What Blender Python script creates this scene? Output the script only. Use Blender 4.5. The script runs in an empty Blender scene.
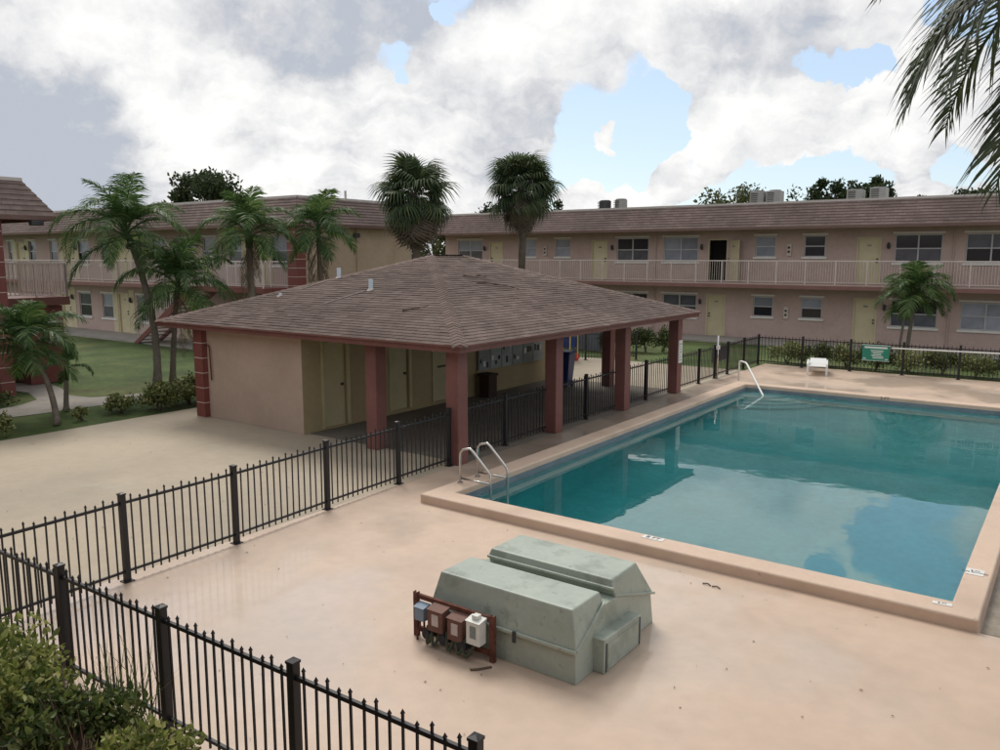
import bpy, math, random
from mathutils import Vector, Matrix, Euler
R = math.radians
random.seed(11)
scene = bpy.context.scene
col = scene.collection

# ------------------------------------------------------------------ camera
cam_d = bpy.data.cameras.new('camera'); cam = bpy.data.objects.new('camera', cam_d); col.objects.link(cam)
cam_d.sensor_width = 36.0; cam_d.lens = 29.02; cam_d.clip_end = 3000; cam_d.clip_start = 0.05
cam.location = (0, 0, 4.1); cam.rotation_euler = (R(90 - 8.4), 0, R(35.9))
scene.camera = cam
scene.cycles.use_denoising = True
scene.cycles.max_bounces = 8; scene.cycles.transparent_max_bounces = 16
scene.cycles.sample_clamp_indirect = 6.0

# ------------------------------------------------------------------ light and sky
SUN_EL, SUN_AZ = 52.0, 52.0          # elevation; degrees left of +Y
sdir = Vector((-math.sin(R(SUN_AZ)) * math.cos(R(SUN_EL)), math.cos(R(SUN_AZ)) * math.cos(R(SUN_EL)), math.sin(R(SUN_EL))))
sl = bpy.data.lights.new('sun', 'SUN'); sl.energy = 1.5; sl.angle = R(24); sl.color = (1.0, 0.95, 0.87)
so = bpy.data.objects.new('sun', sl); col.objects.link(so); so.location = (0, 0, 60)
so.rotation_euler = (-sdir).to_track_quat('-Z', 'Y').to_euler()
scene.view_settings.view_transform = 'Standard'; scene.view_settings.look = 'None'
scene.view_settings.gamma = 1.0; scene.view_settings.use_curve_mapping = False
scene.view_settings.exposure = 0.45

world = bpy.data.worlds.new('World'); scene.world = world; world.use_nodes = True
wt = world.node_tree; wn = wt.nodes; wl_ = wt.links; wn.clear()
def W(t, **k):
    n = wn.new(t)
    for a, b in k.items(): setattr(n, a, b)
    return n
def wmath(op, a, b=None, c=None, clamp=False):
    n = W('ShaderNodeMath', operation=op); n.use_clamp = clamp
    for i, v in enumerate((a, b, c)):
        if v is None: continue
        if isinstance(v, (int, float)): n.inputs[i].default_value = v
        else: wl_.new(v, n.inputs[i])
    return n.outputs[0]
def wvec(op, a, b=None, s=None):
    n = W('ShaderNodeVectorMath', operation=op)
    for i, v in enumerate((a, b)):
        if v is None: continue
        if isinstance(v, tuple): n.inputs[i].default_value = v
        else: wl_.new(v, n.inputs[i])
    if s is not None:
        if isinstance(s, (int, float)): n.inputs['Scale'].default_value = s
        else: wl_.new(s, n.inputs['Scale'])
    return n
def wramp(x, a, b, lo=0.0, hi=1.0):
    n = W('ShaderNodeMapRange', interpolation_type='SMOOTHSTEP'); wl_.new(x, n.inputs['Value'])
    for k, v in (('From Min', a), ('From Max', b), ('To Min', lo), ('To Max', hi)): n.inputs[k].default_value = v
    return n.outputs['Result']
def wnoise(v, scale, detail=6, rough=0.55, off=(0, 0, 0)):
    m = wvec('ADD', v, off)
    n = W('ShaderNodeTexNoise'); n.inputs['Scale'].default_value = scale; n.inputs['Detail'].default_value = detail
    n.inputs['Roughness'].default_value = rough; wl_.new(m.outputs[0], n.inputs['Vector']); return n
tc = W('ShaderNodeTexCoord'); D0 = tc.outputs['Generated']
skyt = W('ShaderNodeTexSky', sky_type='NISHITA'); skyt.sun_disc = False
skyt.sun_elevation = R(SUN_EL); skyt.sun_rotation = R(-SUN_AZ); skyt.air_density = 1.0; skyt.dust_density = 0.6; skyt.ozone_density = 1.6
n1 = wnoise(D0, 5.0, 4); n2 = wnoise(D0, 22.0, 6, 0.6, (3, 1, 2))
o1 = wvec('SCALE', wvec('SUBTRACT', n1.outputs['Color'], (.5, .5, .5)).outputs[0], s=0.09)
o2 = wvec('SCALE', wvec('SUBTRACT', n2.outputs['Color'], (.5, .5, .5)).outputs[0], s=0.05)
DD = wvec('ADD', wvec('ADD', D0, o1.outputs[0]).outputs[0], o2.outputs[0])
DN = wvec('NORMALIZE', DD.outputs[0]).outputs[0]
def blob(d, r, soft=0.6):
    v = Vector(d).normalized()
    n = wvec('DOT_PRODUCT', DN, tuple(v)); return wramp(n.outputs['Value'], math.cos(r), math.cos(r * (1 - soft)))
# flat cloud layer seen in perspective, for the whole dome
sep = W('ShaderNodeSeparateXYZ'); wl_.new(DN, sep.inputs[0])
zz = wmath('ADD', wmath('ABSOLUTE', sep.outputs['Z']), 0.16)
cmb = W('ShaderNodeCombineXYZ'); wl_.new(wmath('DIVIDE', sep.outputs['X'], zz), cmb.inputs[0]); wl_.new(wmath('DIVIDE', sep.outputs['Y'], zz), cmb.inputs[1])
big = wnoise(cmb.outputs[0], 0.9, 9, 0.55, (7.3, 2.1, 0)).outputs['Fac']
fine = wnoise(cmb.outputs[0], 2.6, 8, 0.62, (1.3, 4.1, 0)).outputs['Fac']
puff = wnoise(D0, 11.0, 9, 0.60, (2.2, 0.7, 5.1)).outputs['Fac']
puff_s = wnoise(wvec('ADD', D0, (-.018, .004, .020)).outputs[0], 11.0, 9, 0.60, (2.2, 0.7, 5.1)).outputs['Fac']
relief = wmath('SUBTRACT', puff, puff_s)
cov = wmath('ADD', wmath('MULTIPLY_ADD', big, 1.0, 0.10), wmath('MULTIPLY_ADD', puff, 0.8, -0.40))
BLUE = [((-0.467, 0.868, 0.167), 0.092, 0.78),
        ((-0.424, 0.896, 0.134), 0.072, 0.75),
        ((-0.503, 0.859, 0.090), 0.047, 0.45),
        ((-0.388, 0.914, 0.122), 0.037, 0.50),
        ((-0.525, 0.849, 0.067), 0.032, 0.30),
        ((-0.668, 0.712, 0.216), 0.032, 0.62),
        ((-0.666, 0.722, 0.189), 0.020, 0.50),
        ((-0.617, 0.743, 0.260), 0.020, 0.50),
        ((-0.240, 0.951, 0.194), 0.042, 0.55),
        ((-0.218, 0.955, 0.201), 0.032, 0.50),
        ((-0.197, 0.962, 0.190), 0.032, 0.55),
        ((-0.114, 0.962, 0.248), 0.045, 0.55),
        ((-0.223, 0.970, 0.092), 0.060, 0.60),
        ((-0.357, 0.932, 0.071), 0.068, 0.62),
        ((-0.283, 0.957, 0.058), 0.068, 0.55),
        ((-0.441, 0.894, 0.084), 0.027, 0.30),
        ((-0.170, 0.973, 0.158), 0.030, 0.50),
        ((-0.128, 0.987, 0.100), 0.045, 0.55),
        ((-0.275, 0.941, 0.200), 0.037, 0.50),
        ((-0.727, 0.668, 0.156), 0.015, 0.25),
        ((-0.337, 0.878, 0.340), 0.032, 0.50),
        ((-0.151, 0.936, 0.317), 0.055, 0.60), ((-0.110, 0.930, 0.350), 0.062, 0.55), ((-0.225, 0.903, 0.367), 0.037, 0.50),
        ((-0.448, 0.796, 0.407), 0.050, 0.30),
        ((-0.684, 0.599, 0.417), 0.074, 0.30),
        ((-0.008, 0.983, 0.184), 0.074, 0.40),
        ((-0.806, 0.421, 0.416), 0.099, 0.30)]
for d, r, w in BLUE: cov = wmath('MULTIPLY_ADD', blob(d, r), -w, cov)
CLOUD = [((-0.478, 0.866, 0.145), 0.020, 0.75),
        ((-0.469, 0.874, 0.124), 0.015, 0.60),
        ((-0.499, 0.864, 0.072), 0.037, 0.70),
        ((-0.452, 0.889, 0.076), 0.027, 0.70),
        ((-0.411, 0.907, 0.091), 0.037, 0.70),
        ((-0.388, 0.915, 0.111), 0.037, 0.60),
        ((-0.356, 0.923, 0.143), 0.042, 0.55),
        ((-0.330, 0.927, 0.179), 0.042, 0.55),
        ((-0.098, 0.987, 0.128), 0.037, 0.40),
        ((-0.372, 0.919, 0.127), 0.057, 0.55),
        ((-0.420, 0.903, 0.095), 0.045, 0.45),
        ((-0.315, 0.934, 0.168), 0.057, 0.60),
        ((-0.275, 0.950, 0.150), 0.057, 0.60),
        ((-0.205, 0.969, 0.141), 0.062, 0.60),
        ((-0.149, 0.977, 0.152), 0.062, 0.60),
        ((-0.175, 0.979, 0.103), 0.050, 0.40),
        ((-0.481, 0.865, 0.141), 0.020, 0.50),
        ((-0.469, 0.875, 0.122), 0.017, 0.40),
        ((-0.454, 0.888, 0.071), 0.022, 0.40),
        ((-0.525, 0.848, 0.073), 0.020, 0.35),
        ((-0.533, 0.816, 0.224), 0.112, 0.45),
        ((-0.433, 0.868, 0.242), 0.099, 0.50),
        ((-0.274, 0.930, 0.246), 0.112, 0.50),
        ((-0.748, 0.642, 0.166), 0.211, 0.50),
        ((-0.607, 0.778, 0.159), 0.099, 0.50),
        ((-0.884, 0.439, 0.161), 0.174, 0.50),
        ((-0.142, 0.969, 0.200), 0.037, 0.30),
        ((-0.365, 0.866, 0.342), 0.174, 0.50)]
for d, r, w in CLOUD: cov = wmath('MULTIPLY_ADD', blob(d, r), w, cov)
mask = wramp(cov, 0.39, 0.57)
# brightness of the cloud: thin bright parts and grey undersides
shade = wmath('MULTIPLY_ADD', wmath('ADD', big, fine), 1.4, -0.92)
shade = wmath('MULTIPLY_ADD', relief, 1.4, shade)
GREY = [((-0.900, 0.422, 0.110), 0.118, 0.85),
        ((-0.873, 0.481, 0.087), 0.087, 0.50),
        ((-0.940, 0.326, 0.103), 0.136, 0.60),
        ((-0.870, 0.459, 0.178), 0.037, 0.30),
        ((-0.607, 0.778, 0.165), 0.074, 0.42),
        ((-0.549, 0.818, 0.170), 0.050, 0.30),
        ((-0.714, 0.647, 0.268), 0.099, 0.50),
        ((-0.623, 0.727, 0.289), 0.087, 0.42),
        ((-0.792, 0.548, 0.270), 0.074, 0.25),
        ((-0.304, 0.922, 0.239), 0.087, 0.55),
        ((-0.226, 0.944, 0.242), 0.074, 0.45),
        ((-0.382, 0.887, 0.259), 0.062, 0.38),
        ((-0.450, 0.851, 0.273), 0.074, 0.20),
        ((-0.763, 0.614, 0.204), 0.045, 0.25),
        ((-0.724, 0.653, 0.219), 0.056, 0.25),
        ((-0.254, 0.960, 0.117), 0.074, 0.15),
        ((-0.378, 0.921, 0.094), 0.050, 0.15),
        ((-0.145, 0.987, 0.075), 0.050, 0.15)]
for d, r, w in GREY: shade = wmath('MULTIPLY_ADD', blob(d, r, 0.9), -w * 0.64, shade)
LIT = [((-0.478, 0.866, 0.145), 0.025, 0.50),
        ((-0.452, 0.889, 0.076), 0.037, 0.50),
        ((-0.388, 0.915, 0.111), 0.050, 0.50),
        ((-0.335, 0.926, 0.174), 0.045, 0.50),
        ((-0.494, 0.867, 0.071), 0.037, 0.40),
        ((-0.856, 0.470, 0.213), 0.087, 0.45),
        ((-0.811, 0.556, 0.181), 0.099, 0.45),
        ((-0.783, 0.611, 0.120), 0.112, 0.55),
        ((-0.656, 0.744, 0.125), 0.087, 0.50),
        ((-0.532, 0.814, 0.234), 0.074, 0.45),
        ((-0.590, 0.776, 0.224), 0.074, 0.45),
        ((-0.372, 0.919, 0.133), 0.050, 0.50),
        ((-0.295, 0.941, 0.167), 0.062, 0.55),
        ((-0.196, 0.970, 0.145), 0.074, 0.55),
        ((-0.841, 0.523, 0.137), 0.062, 0.40),
        ((-0.453, 0.859, 0.237), 0.062, 0.30),
        ((-0.482, 0.870, 0.102), 0.074, 0.30),
        ((-0.123, 0.976, 0.179), 0.062, 0.40),
        ((-0.244, 0.915, 0.321), 0.136, 0.95),
        ((-0.412, 0.843, 0.346), 0.174, 0.95),
        ((-0.323, 0.863, 0.389), 0.174, 0.95)]
for d, r, w in LIT: shade = wmath('MULTIPLY_ADD', blob(d, r, 0.9), w * 0.55, shade)
cr = W('ShaderNodeValToRGB'); wl_.new(wmath('MULTIPLY', shade, 1.0, clamp=True), cr.inputs['Fac'])
e = cr.color_ramp.elements
e[0].position = 0.0; e[0].color = (.50, .54, .61, 1); e[1].position = 1.0; e[1].color = (1.03, 1.02, .995, 1)
m1 = e.new(0.25); m1.color = (.64, .655, .69, 1); m2 = e.new(0.5); m2.color = (.80, .805, .815, 1); m3 = e.new(0.75); m3.color = (.92, .92, .915, 1)
csc = wvec('SCALE', cr.outputs['Color'], s=7.5)
bl = wvec('SCALE', skyt.outputs['Color'], s=0.55)
bl2 = wvec('ADD', bl.outputs[0], (2.4, 2.8, 3.25))
mx = W('ShaderNodeMix', data_type='RGBA'); wl_.new(mask, mx.inputs[0]); wl_.new(bl2.outputs[0], mx.inputs[6]); wl_.new(csc.outputs[0], mx.inputs[7])
bg = W('ShaderNodeBackground'); bg.inputs['Strength'].default_value = 0.1; wl_.new(mx.outputs[2], bg.inputs['Color'])
wo = W('ShaderNodeOutputWorld'); wl_.new(bg.outputs[0], wo.inputs['Surface'])

# ------------------------------------------------------------------ materials
MATS = {}
def mat(name, c, rough=0.75, var=0.12, scale=2.5, bump=0.0, bscale=40.0, spec=0.3, c2=None, c2pos=(0.5, 0.75), c2scale=0.6, metal=0.0, objvar=0.0, island=0.0, wetrough=None, coord='Object', grain=0.0, speck=None):
    m = bpy.data.materials.new(name); m.use_nodes = True; MATS[name] = m
    nt = m.node_tree; N = nt.nodes; L = nt.links; b = N['Principled BSDF']
    t = N.new('ShaderNodeTexCoord'); geo = N.new('ShaderNodeNewGeometry')
    src = geo.outputs['Position'] if coord == 'World' else t.outputs[coord]
    def noise(s, d=5, r=.55):
        n = N.new('ShaderNodeTexNoise'); n.inputs['Scale'].default_value = s; n.inputs['Detail'].default_value = d; n.inputs['Roughness'].default_value = r
        L.new(src, n.inputs['Vector']); return n.outputs['Fac']
    def mr(x, a, bb, lo, hi, sm=True):
        n = N.new('ShaderNodeMapRange')
        if sm: n.interpolation_type = 'SMOOTHSTEP'
        L.new(x, n.inputs['Value'])
        for k, v in (('From Min', a), ('From Max', bb), ('To Min', lo), ('To Max', hi)): n.inputs[k].default_value = v
        return n.outputs['Result']
    def mul(colsock, valsock):
        n = N.new('ShaderNodeVectorMath'); n.operation = 'SCALE'; L.new(colsock, n.inputs[0]); L.new(valsock, n.inputs['Scale']); return n.outputs[0]
    rgb = N.new('ShaderNodeRGB'); rgb.outputs[0].default_value = (*c, 1); cur = rgb.outputs[0]
    st = None
    if c2:
        st = mr(noise(c2scale, 7, .6), c2pos[0], c2pos[1], 0, 1)
        mx = N.new('ShaderNodeMix'); mx.data_type = 'RGBA'; L.new(st, mx.inputs[0]); L.new(cur, mx.inputs[6]); mx.inputs[7].default_value = (*c2, 1); cur = mx.outputs[2]
    cur = mul(cur, mr(noise(scale), .3, .7, 1 - var, 1 + var))
    if var: cur = mul(cur, mr(noise(scale * 9, 4), .3, .7, 1 - var * .6, 1 + var * .6))
    if grain: cur = mul(cur, mr(noise(130, 3, .7), .3, .7, 1 - grain, 1 + grain))
    if speck: cur = mul(cur, mr(noise(speck[0], 2), speck[1], speck[1] + .06, 1, speck[2]))
    if objvar:
        oi = N.new('ShaderNodeObjectInfo'); cur = mul(cur, mr(oi.outputs['Random'], 0, 1, 1 - objvar, 1 + objvar, False))
    if island:
        cur = mul(cur, mr(geo.outputs['Random Per Island'], 0, 1, 1 - island, 1 + island, False))
    L.new(cur, b.inputs['Base Color'])
    b.inputs['Roughness'].default_value = rough; b.inputs['Specular IOR Level'].default_value = spec; b.inputs['Metallic'].default_value = metal
    if wetrough is not None:
        L.new(mr(noise(wetrough[0], 4), wetrough[1], wetrough[1] + .12, rough, wetrough[2]), b.inputs['Roughness'])
    if bump:
        bn = N.new('ShaderNodeBump'); bn.inputs['Strength'].default_value = bump; bn.inputs['Distance'].default_value = 0.02
        L.new(noise(bscale, 4), bn.inputs['Height']); L.new(bn.outputs[0], b.inputs['Normal'])
    return m
def leafmat(name, ca, cb, cc=None, trans=0.3, rough=.5):
    m = bpy.data.materials.new(name); m.use_nodes = True; nt = m.node_tree; N = nt.nodes; L = nt.links; b = N['Principled BSDF']
    geo = N.new('ShaderNodeNewGeometry'); oi = N.new('ShaderNodeObjectInfo')
    ad = N.new('ShaderNodeMath'); ad.operation = 'MULTIPLY_ADD'; L.new(oi.outputs['Random'], ad.inputs[0]); ad.inputs[1].default_value = .25; L.new(geo.outputs['Random Per Island'], ad.inputs[2])
    rp = N.new('ShaderNodeValToRGB'); L.new(ad.outputs[0], rp.inputs['Fac']); e = rp.color_ramp.elements
    e[0].position = 0.1; e[0].color = (*ca, 1); e[1].position = .8 if cc else 1.0; e[1].color = (*cb, 1)
    if cc: x = e.new(1.0); x.color = (*cc, 1)
    L.new(rp.outputs[0], b.inputs['Base Color']); b.inputs['Roughness'].default_value = rough; b.inputs['Specular IOR Level'].default_value = .35
    tr = N.new('ShaderNodeBsdfTranslucent'); L.new(rp.outputs[0], tr.inputs['Color'])
    mxs = N.new('ShaderNodeMixShader'); mxs.inputs[0].default_value = trans; L.new(b.outputs[0], mxs.inputs[1]); L.new(tr.outputs[0], mxs.inputs[2])
    L.new(mxs.outputs[0], N['Material Output'].inputs['Surface']); MATS[name] = m; return m

mat('deck', (.535, .395, .295), .60, .06, .55, bump=.10, bscale=60, c2=(.475, .365, .28), c2pos=(.45, .66), c2scale=.33, coord='World', wetrough=(.34, .46, .12), spec=.6, speck=(7.0, .725, .72), grain=.10)
mat('patio', (.43, .36, .268), .72, .05, .5, bump=.10, bscale=60, c2=(.36, .305, .235), c2pos=(.42, .68), c2scale=.22, coord='World', speck=(6.0, .72, .72), wetrough=(.3, .58, .45), grain=.10)
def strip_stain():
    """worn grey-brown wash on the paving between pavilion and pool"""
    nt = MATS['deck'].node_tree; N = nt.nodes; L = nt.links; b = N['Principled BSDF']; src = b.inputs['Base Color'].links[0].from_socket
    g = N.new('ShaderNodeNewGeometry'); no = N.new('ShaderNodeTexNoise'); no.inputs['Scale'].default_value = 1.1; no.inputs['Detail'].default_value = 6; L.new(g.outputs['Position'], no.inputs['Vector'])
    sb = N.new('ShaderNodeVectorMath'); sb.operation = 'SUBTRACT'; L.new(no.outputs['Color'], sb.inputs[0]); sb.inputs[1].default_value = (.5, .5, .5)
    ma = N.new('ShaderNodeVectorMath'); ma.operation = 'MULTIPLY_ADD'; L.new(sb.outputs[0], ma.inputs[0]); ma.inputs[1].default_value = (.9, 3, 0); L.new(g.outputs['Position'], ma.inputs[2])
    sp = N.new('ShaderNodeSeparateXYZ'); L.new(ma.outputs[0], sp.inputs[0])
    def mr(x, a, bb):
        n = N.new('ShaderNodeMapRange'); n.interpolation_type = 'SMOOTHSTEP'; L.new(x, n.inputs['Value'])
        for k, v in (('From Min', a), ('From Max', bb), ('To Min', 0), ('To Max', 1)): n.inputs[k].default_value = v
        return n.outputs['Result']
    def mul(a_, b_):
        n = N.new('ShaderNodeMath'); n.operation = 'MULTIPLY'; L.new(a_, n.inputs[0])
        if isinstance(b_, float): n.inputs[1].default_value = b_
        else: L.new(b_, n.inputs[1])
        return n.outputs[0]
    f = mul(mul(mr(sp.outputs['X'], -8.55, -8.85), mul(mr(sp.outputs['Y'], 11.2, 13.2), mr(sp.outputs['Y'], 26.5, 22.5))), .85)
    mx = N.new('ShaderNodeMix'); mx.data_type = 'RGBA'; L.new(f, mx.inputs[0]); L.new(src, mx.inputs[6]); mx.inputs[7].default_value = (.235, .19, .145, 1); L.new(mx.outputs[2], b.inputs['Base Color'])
def wet_film():
    nt = MATS['deck'].node_tree; N = nt.nodes; L = nt.links; b = N['Principled BSDF']
    rl = b.inputs['Roughness'].links[0]; src = rl.from_node; L.remove(rl)
    src.inputs['To Min'].default_value = 0.0; src.inputs['To Max'].default_value = 0.85
    L.new(src.outputs[0], b.inputs['Coat Weight']); b.inputs['Coat Roughness'].default_value = .10; b.inputs['Coat IOR'].default_value = 1.45; b.inputs['Roughness'].default_value = .55
wet_film()
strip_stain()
mat('rough_slab', (.27, .235, .19), .85, .16, 2.0, bump=.4, bscale=90, coord='World', c2=(.19, .165, .135))
mat('coping', (.60, .45, .345), .6, .05, .8, bump=.08, bscale=70, coord='World', c2=(.50, .37, .28), c2pos=(.5, .68), c2scale=.9, grain=.10, speck=(10, .70, .75))
mat('lawn', (.07, .105, .03), .9, .25, .6, bump=.7, bscale=70, coord='World', c2=(.105, .118, .042), c2pos=(.45, .7), c2scale=.35)
mat('soil', (.075, .052, .036), .95, .3, 4, bump=.6, bscale=50, coord='World', c2=(.12, .08, .05))
mat('path', (.33, .30, .265), .85, .1, 1.4, bump=.15, bscale=60, coord='World', c2=(.26, .24, .21))
mat('tile', (.16, .21, .24), .35, .10, 3, coord='World', c2=(.10, .16, .18))
mat('plaster', (.68, .88, .88), .7, .10, .8, coord='World', c2=(.58, .79, .78), c2pos=(.45, .7), c2scale=1.2)
mat('plaster_light', (.52, .68, .68), .7, .08, 1.0, coord='World')
mat('stucco_pink', (.50, .375, .335), .85, .06, .8, bump=.25, bscale=55, coord='World', c2=(.44, .33, .295), c2pos=(.48, .75))
mat('stucco_tan', (.46, .35, .255), .85, .06, .8, bump=.25, bscale=55, coord='World', c2=(.41, .305, .22), c2pos=(.48, .75))
mat('stucco_wall', (.47, .365, .295), .85, .05, .8, bump=.3, bscale=45, coord='World', c2=(.45, .33, .27), c2pos=(.45, .72), c2scale=.9)
mat('cream', (.60, .53, .35), .6, .05, 2, objvar=.05)
mat('cream_shaded', (.47, .42, .25), .6, .06, 2)  # door cream with the roof's shade put into its colour
mat('red_paint', (.195, .060, .050), .55, .08, 1.5, bump=.12, bscale=60, coord='World', c2=(.215, .08, .072), c2pos=(.4, .7))
mat('column_paint', (.215, .095, .084), .6, .07, 1.5, bump=.15, bscale=60, coord='World', c2=(.185, .078, .068), c2pos=(.45, .7))
mat('trim_red', (.175, .075, .063), .5, .08, 2, coord='World')
mat('trim_brown', (.17, .105, .09), .7, .08, 2, coord='World')
mat('edge_mauve', (.25, .13, .115), .7, .08, 2, coord='World')
mat('stain', (.20, .155, .135), .9, .2, 3)
mat('pavilion_floor_shaded', (.17, .15, .125), .8, .08, 1.2, coord='World', c2=(.22, .195, .16))  # floor colour darkened to stand in for shade under the roof
mat('tan_shaded', (.36, .29, .17), .85, .06, .8, bump=.2, bscale=55, coord='World')  # wall tan lowered in colour to suggest the shaded interior
mat('white_joint', (.60, .52, .46), .8, .05)
mat('white_paint', (.72, .70, .66), .5, .05)
mat('rail_white', (.64, .55, .51), .5, .05)
mat('white_plastic', (.78, .78, .76), .35, .03)
mat('pipe_white', (.62, .70, .78), .45, .04)
mat('concrete', (.40, .36, .31), .85, .08, 1.5, coord='World')
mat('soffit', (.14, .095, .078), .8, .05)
mat('black_metal', (.016, .015, .017), .45, .10, 6, objvar=.12, spec=.4)
mat('dark_metal', (.05, .05, .055), .5, .1)
mat('steel', (.62, .60, .57), .22, .04, 8, metal=1.0)
mat('grey_green', (.37, .41, .35), .38, .06, 1.6, bump=.06, bscale=80, c2=(.285, .32, .27), c2pos=(.5, .62), c2scale=2.6, spec=.4, speck=(9, .66, .78), coord='World')
mat('rust', (.14, .055, .038), .85, .3, 8, bump=.3, bscale=60, c2=(.09, .035, .028), c2scale=6)
mat('meter_brown', (.17, .085, .065), .65, .15, 5, c2=(.22, .12, .10), c2scale=3)
mat('meter_blue', (.22, .28, .36), .6, .1, 5)
mat('meter_white', (.72, .72, .67), .5, .06, 5)
mat('label_pale', (.55, .48, .46), .6, .08, 12)
mat('hose_green', (.055, .065, .042), .7, .2, 8)
mat('pane_dark', (.022, .024, .032), .12, .05, 2, spec=.6)
mat('pane_blind', (.30, .32, .38), .25, .10, 1.5, spec=.5, objvar=.25)
mat('pane_mid', (.10, .105, .125), .15, .15, 1.5, spec=.6, objvar=.3)
mat('frame_alu', (.50, .50, .50), .45, .04)
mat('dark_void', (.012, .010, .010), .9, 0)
mat('sign_green', (.03, .22, .15), .4, .06, 6)
mat('sign_white', (.66, .72, .68), .45, .03)
mat('blue_plastic', (.022, .04, .15), .4, .08, 4)
mat('bin_brown', (.05, .032, .024), .7, .1, 4)
mat('toy_red', (.45, .03, .04), .4, .05); mat('toy_yellow', (.52, .42, .07), .4, .05)
mat('board_grey', (.27, .30, .29), .6, .12, 3, objvar=.2)
mat('trunk', (.19, .165, .135), .9, .22, 3, bump=.6, bscale=22)
mat('trunk_dark', (.10, .082, .065), .9, .25, 4, bump=.7, bscale=30)
mat('bark', (.10, .08, .06), .9, .2, 3, bump=.5)
mat('boot', (.13, .11, .065), .9, .3, 4)
mat('stem_brown', (.13, .095, .065), .85, .2, 8)
mat('ac_grey', (.28, .28, .27), .5, .08, 4, objvar=.15); mat('ac_dark', (.05, .05, .05), .6, .1, 5)
mat('flashing', (.52, .47, .44), .5, .06)
mat('letters', (.03, .03, .035), .6, 0)
mat('grey_sheet', (.13, .135, .15), .7, .12, 1)
leafmat('frond', (.034, .074, .022), (.078, .145, .042), (.16, .22, .07), .4)
leafmat('frond_young', (.10, .17, .035), (.17, .24, .06), None, .35)
leafmat('frond_dark', (.026, .042, .016), (.06, .085, .032), None, .25)
leafmat('frond_dead', (.12, .09, .055), (.20, .155, .10), None, .2, .8)
leafmat('fan', (.030, .055, .025), (.075, .11, .045), (.13, .16, .07), .3)
leafmat('fan_dead', (.105, .085, .062), (.20, .165, .125), None, .15, .8)
leafmat('leaf_tree', (.018, .034, .012), (.045, .068, .02), None, .25)
leafmat('leaf_olive', (.055, .07, .022), (.12, .13, .04), None, .3)
leafmat('leaf_bush', (.075, .11, .027), (.30, .33, .085), (.48, .46, .18), .4)
leafmat('leaf_bush_deep', (.035, .062, .017), (.11, .15, .04), (.26, .28, .09), .36)
leafmat('leaf_vary', (.05, .085, .02), (.20, .23, .07), (.45, .43, .22), .3)
leafmat('leaf_hedge', (.022, .042, .012), (.06, .085, .025), (.22, .22, .08), .25)
leafmat('twig_dry', (.13, .075, .045), (.21, .13, .08), None, .1, .9)
leafmat('litter', (.09, .06, .035), (.2, .13, .07), None, 0, .9)

def shinglemat(name, ca, cb, cc, brick=None, dirt=None):
    m = bpy.data.materials.new(name); m.use_nodes = True; nt = m.node_tree; N = nt.nodes; L = nt.links; b = N['Principled BSDF']
    geo = N.new('ShaderNodeNewGeometry'); oi = N.new('ShaderNodeObjectInfo')
    if brick:
        t = N.new('ShaderNodeUVMap'); bt = N.new('ShaderNodeTexBrick'); L.new(t.outputs[0], bt.inputs['Vector'])
        bt.inputs['Scale'].default_value = 1; bt.inputs['Brick Width'].default_value = brick[0]; bt.inputs['Row Height'].default_value = brick[1]
        bt.inputs['Mortar Size'].default_value = .018; bt.inputs['Color1'].default_value = (0, 0, 0, 1); bt.inputs['Color2'].default_value = (1, 1, 1, 1); bt.inputs['Mortar'].default_value = (0, 0, 0, 1)
        fac = bt.outputs['Color']; fx = N.new('ShaderNodeRGBToBW'); L.new(fac, fx.inputs[0]); f = fx.outputs[0]
    else:
        a = N.new('ShaderNodeMath'); a.operation = 'ADD'; L.new(geo.outputs['Random Per Island'], a.inputs[0]); L.new(oi.outputs['Random'], a.inputs[1])
        fr = N.new('ShaderNodeMath'); fr.operation = 'FRACT'; L.new(a.outputs[0], fr.inputs[0]); f = fr.outputs[0]
    rp = N.new('ShaderNodeValToRGB'); L.new(f, rp.inputs['Fac']); e = rp.color_ramp.elements
    e[0].color = (*ca, 1); e[1].color = (*cc, 1); x = e.new(.5); x.color = (*cb, 1)
    def noise(s, v, lo, hi, vec=None):
        n = N.new('ShaderNodeTexNoise'); n.inputs['Scale'].default_value = s; n.inputs['Detail'].default_value = 6
        L.new(vec or geo.outputs['Position'], n.inputs['Vector'])
        r = N.new('ShaderNodeMapRange'); r.interpolation_type = 'SMOOTHSTEP'; L.new(n.outputs['Fac'], r.inputs['Value'])
        for k, q in (('From Min', lo), ('From Max', hi), ('To Min', 1 - v), ('To Max', 1 + v)): r.inputs[k].default_value = q
        return r.outputs['Result']
    cur = rp.outputs[0]
    for s, v, lo, hi in ((.45, .13, .35, .65), (2.2, .07, .3, .7), (60, .12, .3, .7)):
        q = N.new('ShaderNodeVectorMath'); q.operation = 'SCALE'; L.new(cur, q.inputs[0]); L.new(noise(s, v, lo, hi), q.inputs['Scale']); cur = q.outputs[0]
    L.new(cur, b.inputs['Base Color']); b.inputs['Roughness'].default_value = .9; b.inputs['Specular IOR Level'].default_value = .2
    bn = N.new('ShaderNodeBump'); bn.inputs['Strength'].default_value = .5; bn.inputs['Distance'].default_value = .03
    n = N.new('ShaderNodeTexNoise'); n.inputs['Scale'].default_value = 80; L.new(geo.outputs['Position'], n.inputs['Vector']); L.new(n.outputs['Fac'], bn.inputs['Height']); L.new(bn.outputs[0], b.inputs['Normal'])
    MATS[name] = m
shinglemat('shingle', (.122, .088, .075), (.148, .108, .093), (.174, .130, .114))
shinglemat('shingle_cap', (.145, .105, .09), (.17, .122, .105), (.195, .143, .123))
shinglemat('shingle_far', (.165, .121, .107), (.185, .137, .122), (.21, .158, .142), brick=(.33, .16))

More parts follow.
